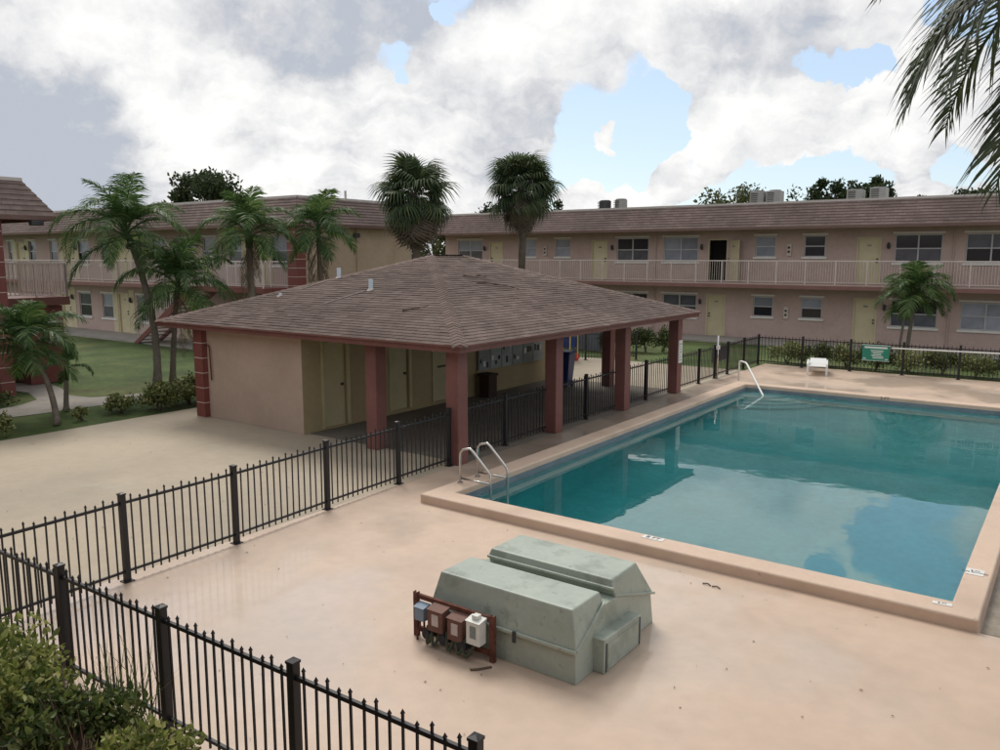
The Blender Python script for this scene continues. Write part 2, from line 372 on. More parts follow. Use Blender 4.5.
def water_mat():
    m = bpy.data.materials.new('water'); m.use_nodes = True; nt = m.node_tree; N = nt.nodes; L = nt.links
    N.remove(N['Principled BSDF'])
    geo = N.new('ShaderNodeNewGeometry')
    n1 = N.new('ShaderNodeTexNoise'); n1.inputs['Scale'].default_value = 1.6; n1.inputs['Detail'].default_value = 3; L.new(geo.outputs['Position'], n1.inputs['Vector'])
    bn = N.new('ShaderNodeBump'); bn.inputs['Strength'].default_value = .05; bn.inputs['Distance'].default_value = .05; L.new(n1.outputs['Fac'], bn.inputs['Height'])
    fr = N.new('ShaderNodeFresnel'); fr.inputs['IOR'].default_value = 2.1; L.new(bn.outputs[0], fr.inputs['Normal'])
    gl = N.new('ShaderNodeBsdfAnisotropic'); gl.inputs['Roughness'].default_value = .008; L.new(bn.outputs[0], gl.inputs['Normal'])
    rf = N.new('ShaderNodeBsdfRefraction'); rf.inputs['IOR'].default_value = 1.33; rf.inputs['Roughness'].default_value = .02; L.new(bn.outputs[0], rf.inputs['Normal'])
    df = N.new('ShaderNodeBsdfDiffuse'); df.inputs['Color'].default_value = (.04, .42, .45, 1)
    mk = N.new('ShaderNodeMixShader'); mk.inputs[0].default_value = .16; L.new(rf.outputs[0], mk.inputs[1]); L.new(df.outputs[0], mk.inputs[2])
    mx = N.new('ShaderNodeMixShader'); L.new(fr.outputs[0], mx.inputs[0]); L.new(mk.outputs[0], mx.inputs[1]); L.new(gl.outputs[0], mx.inputs[2])
    va = N.new('ShaderNodeVolumeAbsorption'); va.inputs['Color'].default_value = (.0, .76, .79, 1); va.inputs['Density'].default_value = .34
    L.new(va.outputs[0], N['Material Output'].inputs['Volume'])
    L.new(mx.outputs[0], N['Material Output'].inputs['Surface']); MATS['water'] = m
water_mat()

# ------------------------------------------------------------------ mesh helpers
def wloc(o):
    v = Vector((0, 0, 0))
    while o: v += o.location; o = o.parent
    return v
class MB:
    def __init__(s): s.v = []; s.f = []; s.uv = None
    def add(s, vs, fs):
        b = len(s.v); s.v += [tuple(p) for p in vs]; s.f += [tuple(b + i for i in q) for q in fs]; return s
    def quad(s, *p): return s.add(p, [tuple(range(len(p)))])
    def box(s, x0, y0, z0, x1, y1, z1):
        return s.add([(x0, y0, z0), (x1, y0, z0), (x1, y1, z0), (x0, y1, z0), (x0, y0, z1), (x1, y0, z1), (x1, y1, z1), (x0, y1, z1)],
                     [(0, 3, 2, 1), (4, 5, 6, 7), (0, 1, 5, 4), (1, 2, 6, 5), (2, 3, 7, 6), (3, 0, 4, 7)])
    def bar(s, p, q, w, h, up=(0, 0, 1)):
        p = Vector(p); q = Vector(q); d = (q - p).normalized(); u = Vector(up)
        a = d.cross(u)
        if a.length < 1e-4: a = d.cross(Vector((0, 1, 0)))
        a = a.normalized() * w / 2; b = a.cross(d).normalized() * h / 2
        vs = [p - a - b, p + a - b, p + a + b, p - a + b, q - a - b, q + a - b, q + a + b, q - a + b]
        return s.add(vs, [(3, 2, 1, 0), (4, 5, 6, 7), (0, 1, 5, 4), (1, 2, 6, 5), (2, 3, 7, 6), (3, 0, 4, 7)])
    def tube(s, pts, r, n=8, cap=True):
        pts = [Vector(p) for p in pts]; k = len(pts)
        rr = r if isinstance(r, (list, tuple)) else [r] * k
        t0 = (pts[1] - pts[0]).normalized(); a = t0.cross(Vector((0, 0, 1)))
        if a.length < 1e-3: a = t0.cross(Vector((0, 1, 0)))
        a.normalize(); vs = []
        for i, p in enumerate(pts):
            t = (pts[min(i + 1, k - 1)] - pts[max(i - 1, 0)]).normalized()
            a = (a - t * a.dot(t)).normalized(); b = t.cross(a)
            for j in range(n):
                q = 2 * math.pi * j / n; vs.append(p + (a * math.cos(q) + b * math.sin(q)) * rr[i])
        fs = [(i * n + j, i * n + (j + 1) % n, (i + 1) * n + (j + 1) % n, (i + 1) * n + j) for i in range(k - 1) for j in range(n)]
        if cap: fs += [tuple(range(n - 1, -1, -1)), tuple((k - 1) * n + j for j in range(n))]
        return s.add(vs, fs)
    def prism(s, poly, ax, a, b):
        """poly of 2-D points extruded along axis ax from a to b"""
        def P(p, t): return {'x': (t, p[0], p[1]), 'y': (p[0], t, p[1]), 'z': (p[0], p[1], t)}[ax]
        n = len(poly); vs = [P(p, a) for p in poly] + [P(p, b) for p in poly]
        return s.add(vs, [tuple(range(n - 1, -1, -1)), tuple(range(n, 2 * n))] + [(i, (i + 1) % n, n + (i + 1) % n, n + i) for i in range(n)])
    def mesh(s, name, m, off=(0, 0, 0)):
        me = bpy.data.meshes.new(name); o = Vector(off)
        me.from_pydata([tuple(Vector(p) - o) for p in s.v], [], s.f)
        if s.uv:
            ul = me.uv_layers.new(name='UVMap')
            for l in me.loops: ul.data[l.index].uv = s.uv(Vector(s.v[l.vertex_index]))
        me.materials.append(MATS[m]); me.update(); return me
    def build(s, name, m, parent=None, world=True, smooth=False, bevel=0, seg=2):
        """world: vertices are in world space, moved into the parent's frame"""
        me = s.mesh(name, m, wloc(parent) if (parent and world) else (0, 0, 0))
        o = bpy.data.objects.new(name, me); col.objects.link(o)
        if parent: o.parent = parent
        if smooth: me.polygons.foreach_set('use_smooth', [True] * len(me.polygons))
        if bevel:
            bm = o.modifiers.new('bevel', 'BEVEL'); bm.width = bevel; bm.segments = seg; bm.limit_method = 'ANGLE'; bm.angle_limit = R(35)
        return o
def inst(name, me, parent=None, loc=(0, 0, 0), rot=(0, 0, 0), sc=1.0):
    o = bpy.data.objects.new(name, me); col.objects.link(o); o.parent = parent
    o.location = loc; o.rotation_euler = rot; o.scale = (sc, sc, sc) if isinstance(sc, (int, float)) else sc
    return o
def tag(o, label, cat, group=None):
    o['label'] = label; o['category'] = cat
    if group: o['group'] = group
    return o
def thing(name, loc, label, cat, group=None):
    o = bpy.data.objects.new(name, None); col.objects.link(o); o.location = loc; o.empty_display_size = .2
    return tag(o, label, cat, group)
def struct(o): o['kind'] = 'structure'; return o
def stuff(o): o['kind'] = 'stuff'; return o
def text_mesh(s, size, m):
    cu = bpy.data.curves.new('t', 'FONT'); cu.body = s; cu.size = size; cu.align_x = 'CENTER'; cu.align_y = 'CENTER'; cu.extrude = .001
    o = bpy.data.objects.new('t', cu); col.objects.link(o)
    dg = bpy.context.evaluated_depsgraph_get(); me = bpy.data.meshes.new_from_object(o.evaluated_get(dg))
    bpy.data.objects.remove(o); me.materials.clear(); me.materials.append(MATS[m]); return me

# ------------------------------------------------------------------ ground
PX0, PX1, PY0, PY1 = -8.35, -0.95, 10.25, 24.62      # pool opening
def sheet_with_hole(x0, y0, x1, y1, hx0, hy0, hx1, hy1, z):
    m = MB()
    for a, b, c, d in ((x0, y0, x1, hy0), (x0, hy1, x1, y1), (x0, hy0, hx0, hy1), (hx1, hy0, x1, hy1)):
        m.quad((a, b, z), (c, b, z), (c, d, z), (a, d, z))
    return m
struct(sheet_with_hole(-700, -700, 700, 700, PX0, PY0, PX1, PY1, -.03).build('ground', 'lawn'))
struct(sheet_with_hole(-9.78, 3.25, 9, 30.85, PX0, PY0, PX1, PY1, 0).build('pool_deck', 'deck'))
struct(MB().quad((-19.45, -6, -.004), (-9.78, -6, -.004), (-9.78, 28.6, -.004), (-19.45, 28.6, -.004)).build('patio', 'patio'))
struct(MB().quad((-14.4, 12.3, 0), (-9.785, 12.3, 0), (-9.785, 23.1, 0), (-14.4, 23.1, 0)).build('pavilion_floor_shaded', 'pavilion_floor_shaded'))  # dark sheet laid where the pavilion roof shades the paving
struct(MB().quad((-9.78, -6, -.008), (9, -6, -.008), (9, 3.25, -.008), (-9.78, 3.25, -.008)).build('planting_bed', 'soil'))
struct(MB().quad((-.62, 9.86, .004), (9, 9.86, .004), (9, 26, .004), (-.62, 26, .004)).build('side_slab', 'rough_slab'))
pp = [(-29.5, 11.0), (-27.7, 12.1), (-27.13, 12.44), (-25.78, 12.17), (-24.4, 11.7), (-23.5, 11.85), (-23.1, 12.4), (-22.95, 13.2), (-22.94, 14.72), (-22.9, 22.2), (-21.8, 22.2), (-21.91, 14.05), (-22.0, 12.88), (-21.91, 11.75), (-22.06, 10.71), (-22.09, 9.81), (-22.37, 8.2), (-22.4, 2), (-23.6, 2), (-23.56, 9.2), (-23.87, 10.14), (-24.36, 10.77), (-25.85, 11.19), (-27.8, 10.9)]
import bmesh
bm = bmesh.new(); f = bm.faces.new([bm.verts.new((a, b, .0)) for a, b in pp]); bmesh.ops.triangulate(bm, faces=[f]); me = bpy.data.meshes.new('path'); bm.to_mesh(me); bm.free(); me.materials.append(MATS['path'])
if me.polygons[0].normal.z < 0: me.flip_normals()
o = bpy.data.objects.new('path', me); col.objects.link(o); o.location.z = -.018; struct(o)
struct(MB().box(-34, 37.4, -.1, 9.5, 40.2, .03).build('sidewalk', 'path'))
struct(MB().box(-62, 20.9, -.1, -26.3, 23.2, .03).build('walkway', 'path'))

# ------------------------------------------------------------------ pool
CO = (-8.78, 9.83, -.64, 25.05)
def ring(m, a, b, za, zb):
    A = [(a[0], a[1], za), (a[2], a[1], za), (a[2], a[3], za), (a[0], a[3], za)]; B = [(b[0], b[1], zb), (b[2], b[1], zb), (b[2], b[3], zb), (b[0], b[3], zb)]
    for i in range(4): m.quad(A[i], A[(i + 1) % 4], B[(i + 1) % 4], B[i])
CI = (PX0, PY0, PX1, PY1)
m = MB()
vs = []; 
for r_, z_ in ((CO, 0.0), (CO, .15), (CI, .15), (CI, .045)):
    vs += [(r_[0], r_[1], z_), (r_[2], r_[1], z_), (r_[2], r_[3], z_), (r_[0], r_[3], z_)]
m.add(vs, [(4 * k + i, 4 * k + (i + 1) % 4, 4 * k + 4 + (i + 1) % 4, 4 * k + 4 + i) for k in range(3) for i in range(4)])
coping = struct(m.build('pool_coping', 'coping', bevel=.03, seg=3))
m = MB(); e_ = .012
TI = (PX0 + e_, PY0 + e_, PX1 - e_, PY1 - e_)
ring(m, TI, TI, -.16, .045); ring(m, TI, CI, .045, .046)
tl = struct(m.build('waterline_tile', 'tile'))
m = MB(); BI = (PX0 + .03, PY0 + .03, PX1 - .03, PY1 - .03); LI = (PX0 + .35, PY0 + .03, PX1 - .03, PY1 - .03)
ring(m, BI, BI, -2.45, -.15)
zf = [(BI[1], -2.4), (BI[1] + 4.2, -2.4), (BI[1] + 7.5, -1.35), (BI[3], -.95)]
for (ya, za), (yb, zb) in zip(zf, zf[1:]): m.quad((BI[0], ya, za), (BI[2], ya, za), (BI[2], yb, zb), (BI[0], yb, zb))
struct(m.build('pool_basin', 'plaster'))
m = MB()
m.box(BI[0], BI[1], -.42, BI[0] + .30, BI[3] - 1.4, -.34); m.box(BI[0] + 1.4, BI[3] - .30, -.42, BI[2], BI[3], -.34)
struct(m.build('pool_ledge', 'plaster_light'))
for k in range(4):
    r0, r1 = .45 + .38 * k, 0
    st = MB(); n = 10; pts = [(BI[0] + .002, BI[3] - .002)] + [(BI[0] + (1.3 + .38 * k) * math.sin(R(90 * i / n)), BI[3] - (.9 + .38 * k) * math.cos(R(90 * i / n))) for i in range(n, -1, -1)]
    z1 = -.20 - .18 * k
    st.prism(pts[::-1], 'z', z1 - .175, z1); struct(st.build('pool_step', 'plaster'))
struct(MB().box(PX0 + .0125, PY0 + .0125, -2.7, PX1 - .0125, PY1 - .0125, -.06).build('water', 'water'))
# depth marker tiles
def marker(x, y, rz, w, h, lines, size, label):
    t = thing('depth_marker', (x, y, .1505), label, 'depth marker', 'depth markers on the pool edge'); t.rotation_euler.z = rz
    MB().box(-w / 2, -h / 2, 0, w / 2, h / 2, .006).build('tile', 'white_paint', t, world=False)
    for i, s in enumerate(lines):
        inst('lettering', text_mesh(s, size, 'letters'), t, (0, (len(lines) - 1) * size * .5 - i * size * 1.0, .0078))
marker(-4.66, 10.13, 0, .32, .12, ['8 FT'], .115, 'white depth tile reading 8 FT on the near pool edge')
marker(-.83, 11.37, 0, .20, .22, ['8 FT', 'NO DIVING'], .055, 'small white depth tile with two rows of letters on right pool edge')
marker(-1.03, 10.08, .1, .2, .08, ['8 FT'], .05, 'faded white depth tile at the near right pool corner')
t = thing('depth_marker', (-4.36, PY1 - .012, .0), 'dark depth lettering on the far tile band of the pool', 'depth marker', 'depth markers on the pool edge')
inst('lettering', text_mesh('3 FT', .13, 'letters'), t, (0, -.004, .10), (R(90), 0, 0))

# ------------------------------------------------------------------ fences
def picket_mesh(h):
    m = MB(); r = .008
    m.box(-r, -r, .06, r, r, h - .035)
    m.add([(-.013, -.013, h - .035), (.013, -.013, h - .035), (.013, .013, h - .035), (-.013, .013, h - .035), (0, 0, h)], [(0, 1, 4), (1, 2, 4), (2, 3, 4), (3, 0, 4), (3, 2, 1, 0)])
    return m.mesh('picket', 'black_metal')
PK = [picket_mesh(1.10), picket_mesh(1.135)]
def post_mesh(h, w=.035):
    m = MB(); m.box(-w, -w, 0, w, w, h - .035); c = w + .006
    m.add([(-c, -c, h - .035), (c, -c, h - .035), (c, c, h - .035), (-c, c, h - .035), (-c, -c, h - .015), (c, -c, h - .015), (c, c, h - .015), (-c, c, h - .015), (0, 0, h)],
          [(3, 2, 1, 0), (0, 1, 5, 4), (1, 2, 6, 5), (2, 3, 7, 6), (3, 0, 4, 7), (4, 5, 8), (5, 6, 8), (6, 7, 8), (7, 4, 8)])
    m.box(-w - .03, -w - .03, 0, w + .03, w + .03, .012)
    return m.mesh('post', 'black_metal')
PM = post_mesh(1.17)
PPM = 8.4
def fence(posts, label, endposts=(True, True), name='picket_fence', cat='fence', group='black picket fences'):
    a = Vector((*posts[0], 0)); b = Vector((*posts[-1], 0)); d = (b - a).normalized(); ang = math.atan2(d.y, d.x)
    t = thing(name, a, label, cat, group)
    for i, p in enumerate(posts):
        if (i == 0 and not endposts[0]) or (i == len(posts) - 1 and not endposts[1]): continue
        o_ = inst('post', PM, t, Vector((*p, 0)) - a, (random.uniform(-.006, .006), random.uniform(-.006, .006), ang))
    for z, hh in ((1.03, .034), (.135, .03)):
        m = MB()
        for p, q in zip(posts, posts[1:]): m.bar((*p, z), (*q, z), .028, hh)
        m.build('rail', 'black_metal', t)
    k = 0
    for p, q in zip(posts, posts[1:]):
        p = Vector((*p, 0)); q = Vector((*q, 0)); L_ = (q - p).length; n = max(2, round(L_ / .122))
        for i in range(1, n):
            inst('picket', PK[k % 2], t, p.lerp(q, i / n) - a, (random.uniform(-.007, .007), random.uniform(-.007, .007), ang)); k += 1
    return t
fence([(-9.48, 3.46), (-7.81, 3.53), (-6.15, 3.57), (-4.50, 3.61), (-2.83, 3.65), (-1.17, 3.69), (.5, 3.73), (2.2, 3.77)], 'black picket fence nearest the camera, with bushes growing in front of it')
fence([(-9.48, 3.46), (-9.58, 5.14), (-9.62, 6.81), (-9.75, 8.66), (-9.83, 10.44), (-9.90, 11.96)], 'black picket fence running from the near corner to the front pavilion column', endposts=(False, True))

# ------------------------------------------------------------------ pool pavilion
EX0, EX1, EY0, EY1, EZ = -19.4, -9.35, 11.65, 23.12, 2.44
CYS = [12.05, 15.65, 19.1, 22.5]; CW = .31
pv = thing('pool_pavilion', (-14.4, 17.4, 0), 'pink pool pavilion with brown shingled hip roof and red columns', 'pavilion')
def red_column(x, y, parent, h=2.3, w=CW, name='column'):
    return MB().box(x, y, 0, x + w, y + w, h).build(name, 'column_paint', parent, bevel=.012)
for y in CYS: red_column(-10.04, y, pv)
red_column(-12.26, 12.05, pv); red_column(-12.3, 22.5, pv)
def wall_holes(m, ax, pos, u0, u1, z0, z1, holes, depth, flip=1):
    """wall face in plane ax=pos with rectangular holes (u0,u1,z0,z1) and reveals going back by depth"""
    us = sorted({u0, u1, *[h[0] for h in holes], *[h[1] for h in holes]}); zs = sorted({z0, z1, *[h[2] for h in holes], *[h[3] for h in holes]})
    def P(u, z, d=0): return (u, pos + d, z) if ax == 'y' else (pos + d, u, z)
    for a, b in zip(us, us[1:]):
        for c, d in zip(zs, zs[1:]):
            cu, cz = (a + b) / 2, (c + d) / 2
            if any(h[0] < cu < h[1] and h[2] < cz < h[3] for h in holes): continue
            m.quad(P(a, c), P(b, c), P(b, d), P(a, d))
    for a, b, c, d in holes:
        m.quad(P(a, c), P(a, d), P(a, d, depth), P(a, c, depth)); m.quad(P(b, c), P(b, c, depth), P(b, d, depth), P(b, d))
        m.quad(P(a, d), P(b, d), P(b, d, depth), P(a, d, depth)); m.quad(P(a, c), P(a, c, depth), P(b, c, depth), P(b, c))
# enclosed room block: front wall in Y=12.15, side wall with doors in X=-14.4
m = MB(); wall_holes(m, 'y', 12.15, -18.0, -14.4, 0, 2.32, [], 0); m.quad((-18.3, 12.15, 0), (-18.3, 22.6, 0), (-18.3, 22.6, 2.32), (-18.3, 12.15, 2.32)); m.quad((-18.3, 22.6, 0), (-14.4, 22.6, 0), (-14.4, 22.6, 2.32), (-18.3, 22.6, 2.32))
m.build('front_wall', 'stucco_wall', pv)
doors = [(12.78, 13.52, .04, 2.08), (15.05, 15.75, .09, 2.1), (16.75, 17.6, .09, 2.1)]
m = MB(); wall_holes(m, 'x', -14.4, 12.15, 22.6, 0, 2.32, doors, -.10); m.build('side_wall', 'tan_shaded', pv)
for a, b, c, d in doors:
    o = MB().box(-14.51, a + .012, c, -14.46, b - .012, d - .012).build('door', 'cream_shaded', pv)
    MB().box(-14.46, b - .14, 1.0, -14.40, b - .09, 1.06).build('handle', 'dark_metal', o)
    mm = MB(); mm.box(-14.42, b + .002, c, -14.365, b + .09, d + .05); mm.box(-14.42, a - .06, c, -14.365, a - .002, d + .05); mm.build('door_frame', 'cream_shaded', pv)
MB().box(-14.455, 17.0, 1.02, -14.43, 17.35, 1.07).build('mail_slot', 'dark_metal', pv)
# red banded pier at the left corner
def banded_pier(x0, y0, x1, y1, z1, parent, step=.37, zs=0):
    n = round((z1 - zs) / step); h = (z1 - zs) / n
    core = MB().box(x0 + .006, y0 + .006, zs, x1 - .006, y1 - .006, z1).build('pier', 'white_joint', parent)
    me = MB().box(0, 0, 0, x1 - x0, y1 - y0, h - .024).mesh('block', 'red_paint')
    for i in range(n): inst('block', me, core, Vector((x0, y0, zs + i * h + .012)) - wloc(core))
banded_pier(-18.36, 12.0, -18.0, 12.5, 2.3, pv)
# pipe on the wall
MB().tube([(-18.0, 12.10, 1.86), (-17.86, 12.10, 1.86), (-17.83, 12.10, 1.80), (-17.80, 12.10, .98)], .018).build('conduit', 'rust', pv, smooth=True)
# soffit, fascia
ins = .05
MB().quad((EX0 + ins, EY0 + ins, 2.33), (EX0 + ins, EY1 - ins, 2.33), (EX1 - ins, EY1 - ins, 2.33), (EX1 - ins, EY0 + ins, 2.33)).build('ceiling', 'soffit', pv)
m = MB()
m.box(EX0, EY0, 2.30, EX1, EY0 + .04, 2.41); m.box(EX0, EY1 - .04, 2.30, EX1, EY1, 2.41); m.box(EX0, EY0 + .04, 2.30, EX0 + .04, EY1 - .04, 2.41); m.box(EX1 - .04, EY0 + .04, 2.30, EX1, EY1 - .04, 2.41)
fa = m.build('fascia', 'trim_red', pv)
m = MB(); d_ = .045
m.box(EX0 - d_, EY0 - d_, 2.405, EX1 + d_, EY0 + .1, 2.44); m.box(EX0 - d_, EY1 - .1, 2.405, EX1 + d_, EY1 + d_, 2.44); m.box(EX0 - d_, EY0 + .1, 2.405, EX0 + .1, EY1 - .1, 2.44); m.box(EX1 - .1, EY0 + .1, 2.405, EX1 + d_, EY1 - .1, 2.44)
m.build('drip_edge', 'trim_red', pv)
# roof planes, shingles laid course by course
hx = (EX1 - EX0) / 2; SL = 1.66 / hx; RX = (EX0 + EX1) / 2; RZ = EZ + 1.66
ridge = [Vector((RX, EY0 + hx, RZ)), Vector((RX, EY1 - hx, RZ))]
c00, c10, c11, c01 = [Vector((x, y, EZ)) for x, y in ((EX0, EY0), (EX1, EY0), (EX1, EY1), (EX0, EY1))]
m = MB(); m.quad(c00, c10, ridge[0]); m.quad(c10, c11, ridge[1], ridge[0]); m.quad(c11, c01, ridge[1]); m.quad(c01, c00, ridge[0], ridge[1])
roof = m.build('roof', 'shingle', pv)
EXPO, TW, TH = .135, .315, .016
camv = Vector((0, 0, 4.1)); full = []; rest = MB(); rnd = random.Random(4)
shingle_me = MB().add([(0, -.004, TH), (TW - .007, -.004, TH), (TW - .007, EXPO + .03, .003), (0, EXPO + .03, .003), (0, -.004, 0), (TW - .007, -.004, 0), (TW - .007, EXPO + .03, 0), (0, EXPO + .03, 0)],
                      [(0, 1, 2, 3), (4, 5, 1, 0), (5, 6, 2, 1), (7, 4, 0, 3)]).mesh('shingle', 'shingle')
for A, B in ((c00, c10), (c10, c11), (c11, c01), (c01, c00)):
    u = (B - A).normalized(); W_ = (B - A).length; inn = Vector((0, 0, 1)).cross(u)
    s_ = (inn * hx + Vector((0, 0, 1.66))); Ls = s_.length; s_.normalize(); nrm = u.cross(s_).normalized()
    k = 0; y = -.03
    while y < Ls - .02:
        f_ = max(0, y / Ls); lo, hi = hx * f_, W_ - hx * f_
        x = lo - rnd.uniform(0, TW)
        while x < hi:
            wd = TW; a, b = max(x, lo - .01), min(x + wd - .007, hi + .01); y2 = min(y + EXPO + .03, Ls); f2 = max(0, y2 / Ls)
            if b - a > .03:
                a2, b2 = max(a, hx * f2 - .01), min(b, W_ - hx * f2 + .01)
                jy = rnd.uniform(-.006, .006); jt = TH + rnd.uniform(-.004, .006)
                base = A + u * a + s_ * (y + jy)
                if b - a > wd - .02 and a2 == a and b2 == b: full.append(((base - camv).length, base, u, s_, nrm, jt))
                else:
                    if b2 <= a2: a2 = b2 = (a2 + b2) / 2
                    P = lambda xx, yy, n_: A + u * xx + s_ * yy + nrm * n_
                    rest.add([P(a, y + jy, jt), P(b, y + jy, jt), P(b2, y2, .003), P(a2, y2, .003), P(a, y + jy, 0), P(b, y + jy, 0)], [(0, 1, 2, 3), (4, 5, 1, 0)])
            x += wd
        y += EXPO; k += 1
full.sort(key=lambda q: q[0] + (0 if q[4].y < -.1 or q[4].x > .1 else 1000))
for i, (dd, base, u, s_, nrm, jt) in enumerate(full):
    if i < 300:
        o_ = inst('shingle', shingle_me, roof); M = Matrix((u, s_, nrm)).transposed().to_4x4(); M.translation = base - wloc(roof); o_.matrix_basis = M
    else:
        P = lambda xx, yy, n_: base + u * xx + s_ * yy + nrm * n_
        rest.add([P(0, 0, jt), P(TW - .007, 0, jt), P(TW - .007, EXPO + .03, .003), P(0, EXPO + .03, .003), P(0, 0, 0), P(TW - .007, 0, 0), P(TW - .007, EXPO + .03, 0), P(0, EXPO + .03, 0)], [(0, 1, 2, 3), (4, 5, 1, 0), (5, 6, 2, 1), (7, 4, 0, 3)])
stuff(rest.build('shingles', 'shingle', roof))
# hip and ridge caps
def caps(A, B, wd=.15):
    d = (B - A); L_ = d.length; d.normalize(); side = d.cross(Vector((0, 0, 1))).normalized(); n = int(L_ / .16); m = MB()
    drop = .055
    for i in range(n):
        p = A + d * (i * L_ / n); q = A + d * ((i + 1.25) * L_ / n)
        up = Vector((0, 0, .036)); up2 = Vector((0, 0, .022)); dn = Vector((0, 0, -drop))
        m.add([p - side * wd + dn + up, p + up, p + side * wd + dn + up, q - side * wd + dn + up2, q + up2, q + side * wd + dn + up2, p - side * wd + dn, p, p + side * wd + dn], [(0, 3, 4, 1), (1, 4, 5, 2), (6, 0, 1, 7), (7, 1, 2, 8)])
    return m
for A, B in ((c10, ridge[0]), (c00, ridge[0]), (c11, ridge[1]), (c01, ridge[1]), (ridge[1], ridge[0])): stuff(caps(A, B).build('hip_cap', 'shingle_cap', roof))
# vent pipes with pale run-off below
for x, y, z in ((-16.09, 14.94, 3.53), (-14.18, 14.2, 3.28), (-16.85, 13.6, 3.08)):
    r_ = .055 if z > 3.1 else .04; h_ = .26 if z > 3.1 else .08
    o = MB().tube([(x, y, z - .05), (x, y, z + h_)], r_, 12).build('vent_pipe', 'pipe_white', pv, smooth=False)
    MB().tube([(x, y, z - .06), (x, y, z + .03)], [r_ + .09, r_ + .01], 12).build('flashing', 'flashing', o)
for i, (x0, y0, x1, y1) in enumerate(((-16.2, 14.85, -16.55, 14.0), (-14.25, 14.1, -14.75, 13.2))):
    m = MB(); n = 8
    for k in range(n):
        a, b = k / n, (k + 1) / n; wa, wb = .05 * (1 - a * .4), .05 * (1 - b * .4)
        P = lambda t, s: (x0 + (x1 - x0) * t + s, y0 + (y1 - y0) * t, EZ + (y0 + (y1 - y0) * t - EY0) * SL + .024)
        m.quad(P(a, -wa), P(a, wa), P(b, wb), P(b, -wb))
    m.build('runoff_stain', 'stain', pv)
# fallen twigs on the roof
for i, (pts, lb) in enumerate(((((-12.04, 13.0, 2.93), (-11.85, 13.12, 2.97), (-11.7, 13.14, 2.98), (-11.55, 13.3, 3.03)), 'thin dry twig lying on the front roof slope'),
                              (((-12.72, 16.0, 3.61), (-12.62, 16.3, 3.58), (-12.72, 16.6, 3.61), (-12.6, 16.8, 3.57)), 'small dry twig on right roof slope near the peak'),
                              (((-12.3, 16.0, 3.46), (-12.15, 16.4, 3.42), (-11.9, 16.8, 3.34), (-11.7, 17.0, 3.27)), 'longer dry twig on the right roof slope'))):
    tag(MB().tube(pts, [.022, .018, .014, .008], 6).build('twig', 'stem_brown'), lb, 'twig', 'twigs on the pavilion roof')
# boards on the side wall, bins, signs
for i in range(6):
    y0 = 18.7 + i * .58
    b_ = MB().box(-14.36, y0, .74 + .0 * i, -14.30, y0 + .55, 1.72).build('notice_board', 'board_grey'); tag(b_, ['pale grey wall panel nearest the front column under the roof', 'second pale grey wall panel from the front under the roof', 'third pale grey wall panel from the front under the roof', 'third pale grey wall panel from the back under the roof', 'second pale grey wall panel from the back under the roof', 'pale grey wall panel farthest back under the roof'][i], 'wall panel', 'grey panels on the pavilion side wall')
    for k in range(3):
        yy = y0 + .05 + k * .16; zz_ = .8 + rnd.uniform(0, .6); MB().box(-14.299, yy, zz_, -14.29, yy + rnd.uniform(.06, .12), zz_ + rnd.uniform(.1, .22)).build('notice', ['letters', 'white_paint', 'dark_metal'][(i + k) % 3], b_)
m = MB(); m.box(-14.2, 18.55, 0, -13.82, 18.95, .62); tb = thing('trash_bin', (-13.98, 18.75, 0), 'dark brown square bin standing below the wall panels', 'bin')
m.build('body', 'bin_brown', tb, bevel=.02); MB().box(-14.23, 18.52, .62, -13.79, 18.98, .70).build('lid', 'bin_brown', tb, bevel=.02)
def wheelie(x, y, rz):
    t = thing('wheeled_bin', (x, y, 0), 'blue wheeled bin just behind the second red column', 'bin'); t.rotation_euler.z = rz
    m = MB(); b0, b1, h = .23, .32, 1.1
    m.add([(-b0, -b0, .06), (b0, -b0, .06), (b0, b0, .06), (-b0, b0, .06), (-b1, -b1, h), (b1, -b1, h), (b1, b1, h), (-b1, b1, h)], [(3, 2, 1, 0), (4, 5, 6, 7), (0, 1, 5, 4), (1, 2, 6, 5), (2, 3, 7, 6), (3, 0, 4, 7)])
    m.build('body', 'blue_plastic', t, world=False, bevel=.02)
    MB().prism([(-.35, h + .002), (.35, h + .002), (.33, h + .06), (0, h + .10), (-.33, h + .06)], 'x', -.35, .35).build('lid', 'blue_plastic', t, world=False, bevel=.015)
    MB().tube([(-.3, .40, h - .03), (.3, .40, h - .03)], .02).build('handle', 'blue_plastic', t, world=False)
    for sx in (-.24, .24): MB().tube([(sx - .03, .2, .1), (sx + .03, .2, .1)], .1, 14).build('wheel', 'dark_metal', t, world=False)
wheelie(-13.15, 21.55, .2)
# pool signs on the last column
sg = thing('column_sign', (-9.72, 22.64, 1.25), 'white vertical notice board fixed to the last red column', 'sign')
MB().box(-9.729, 22.53, .92, -9.705, 22.78, 1.6).build('panel', 'white_paint', sg)
q = MB()
for i in range(7): q.box(-9.706, 22.56, 1.0 + i * .08, -9.702, 22.74 - .05 * (i % 3), 1.025 + i * .08)
q.build('printing', 'board_grey', sg)
# bay fences between the columns
XF = -9.92
lbl = ['black picket fence bay between the front and second red columns', 'black picket fence bay between the second and third red columns', 'black picket fence bay between the third and last red columns']
for i in range(3):
    y0, y1 = CYS[i] + CW + .02, CYS[i + 1] - .02
    fence([(-10.0, y0), (-10.0, (y0 + y1) / 2), (-10.0, y1)], lbl[i], endposts=(False, False))
fence([(XF, CYS[3] + CW + .08), (XF - .02, 24.72), (XF - .04, 26.15)], 'black picket fence section between the last red column and the gate', endposts=(True, False))
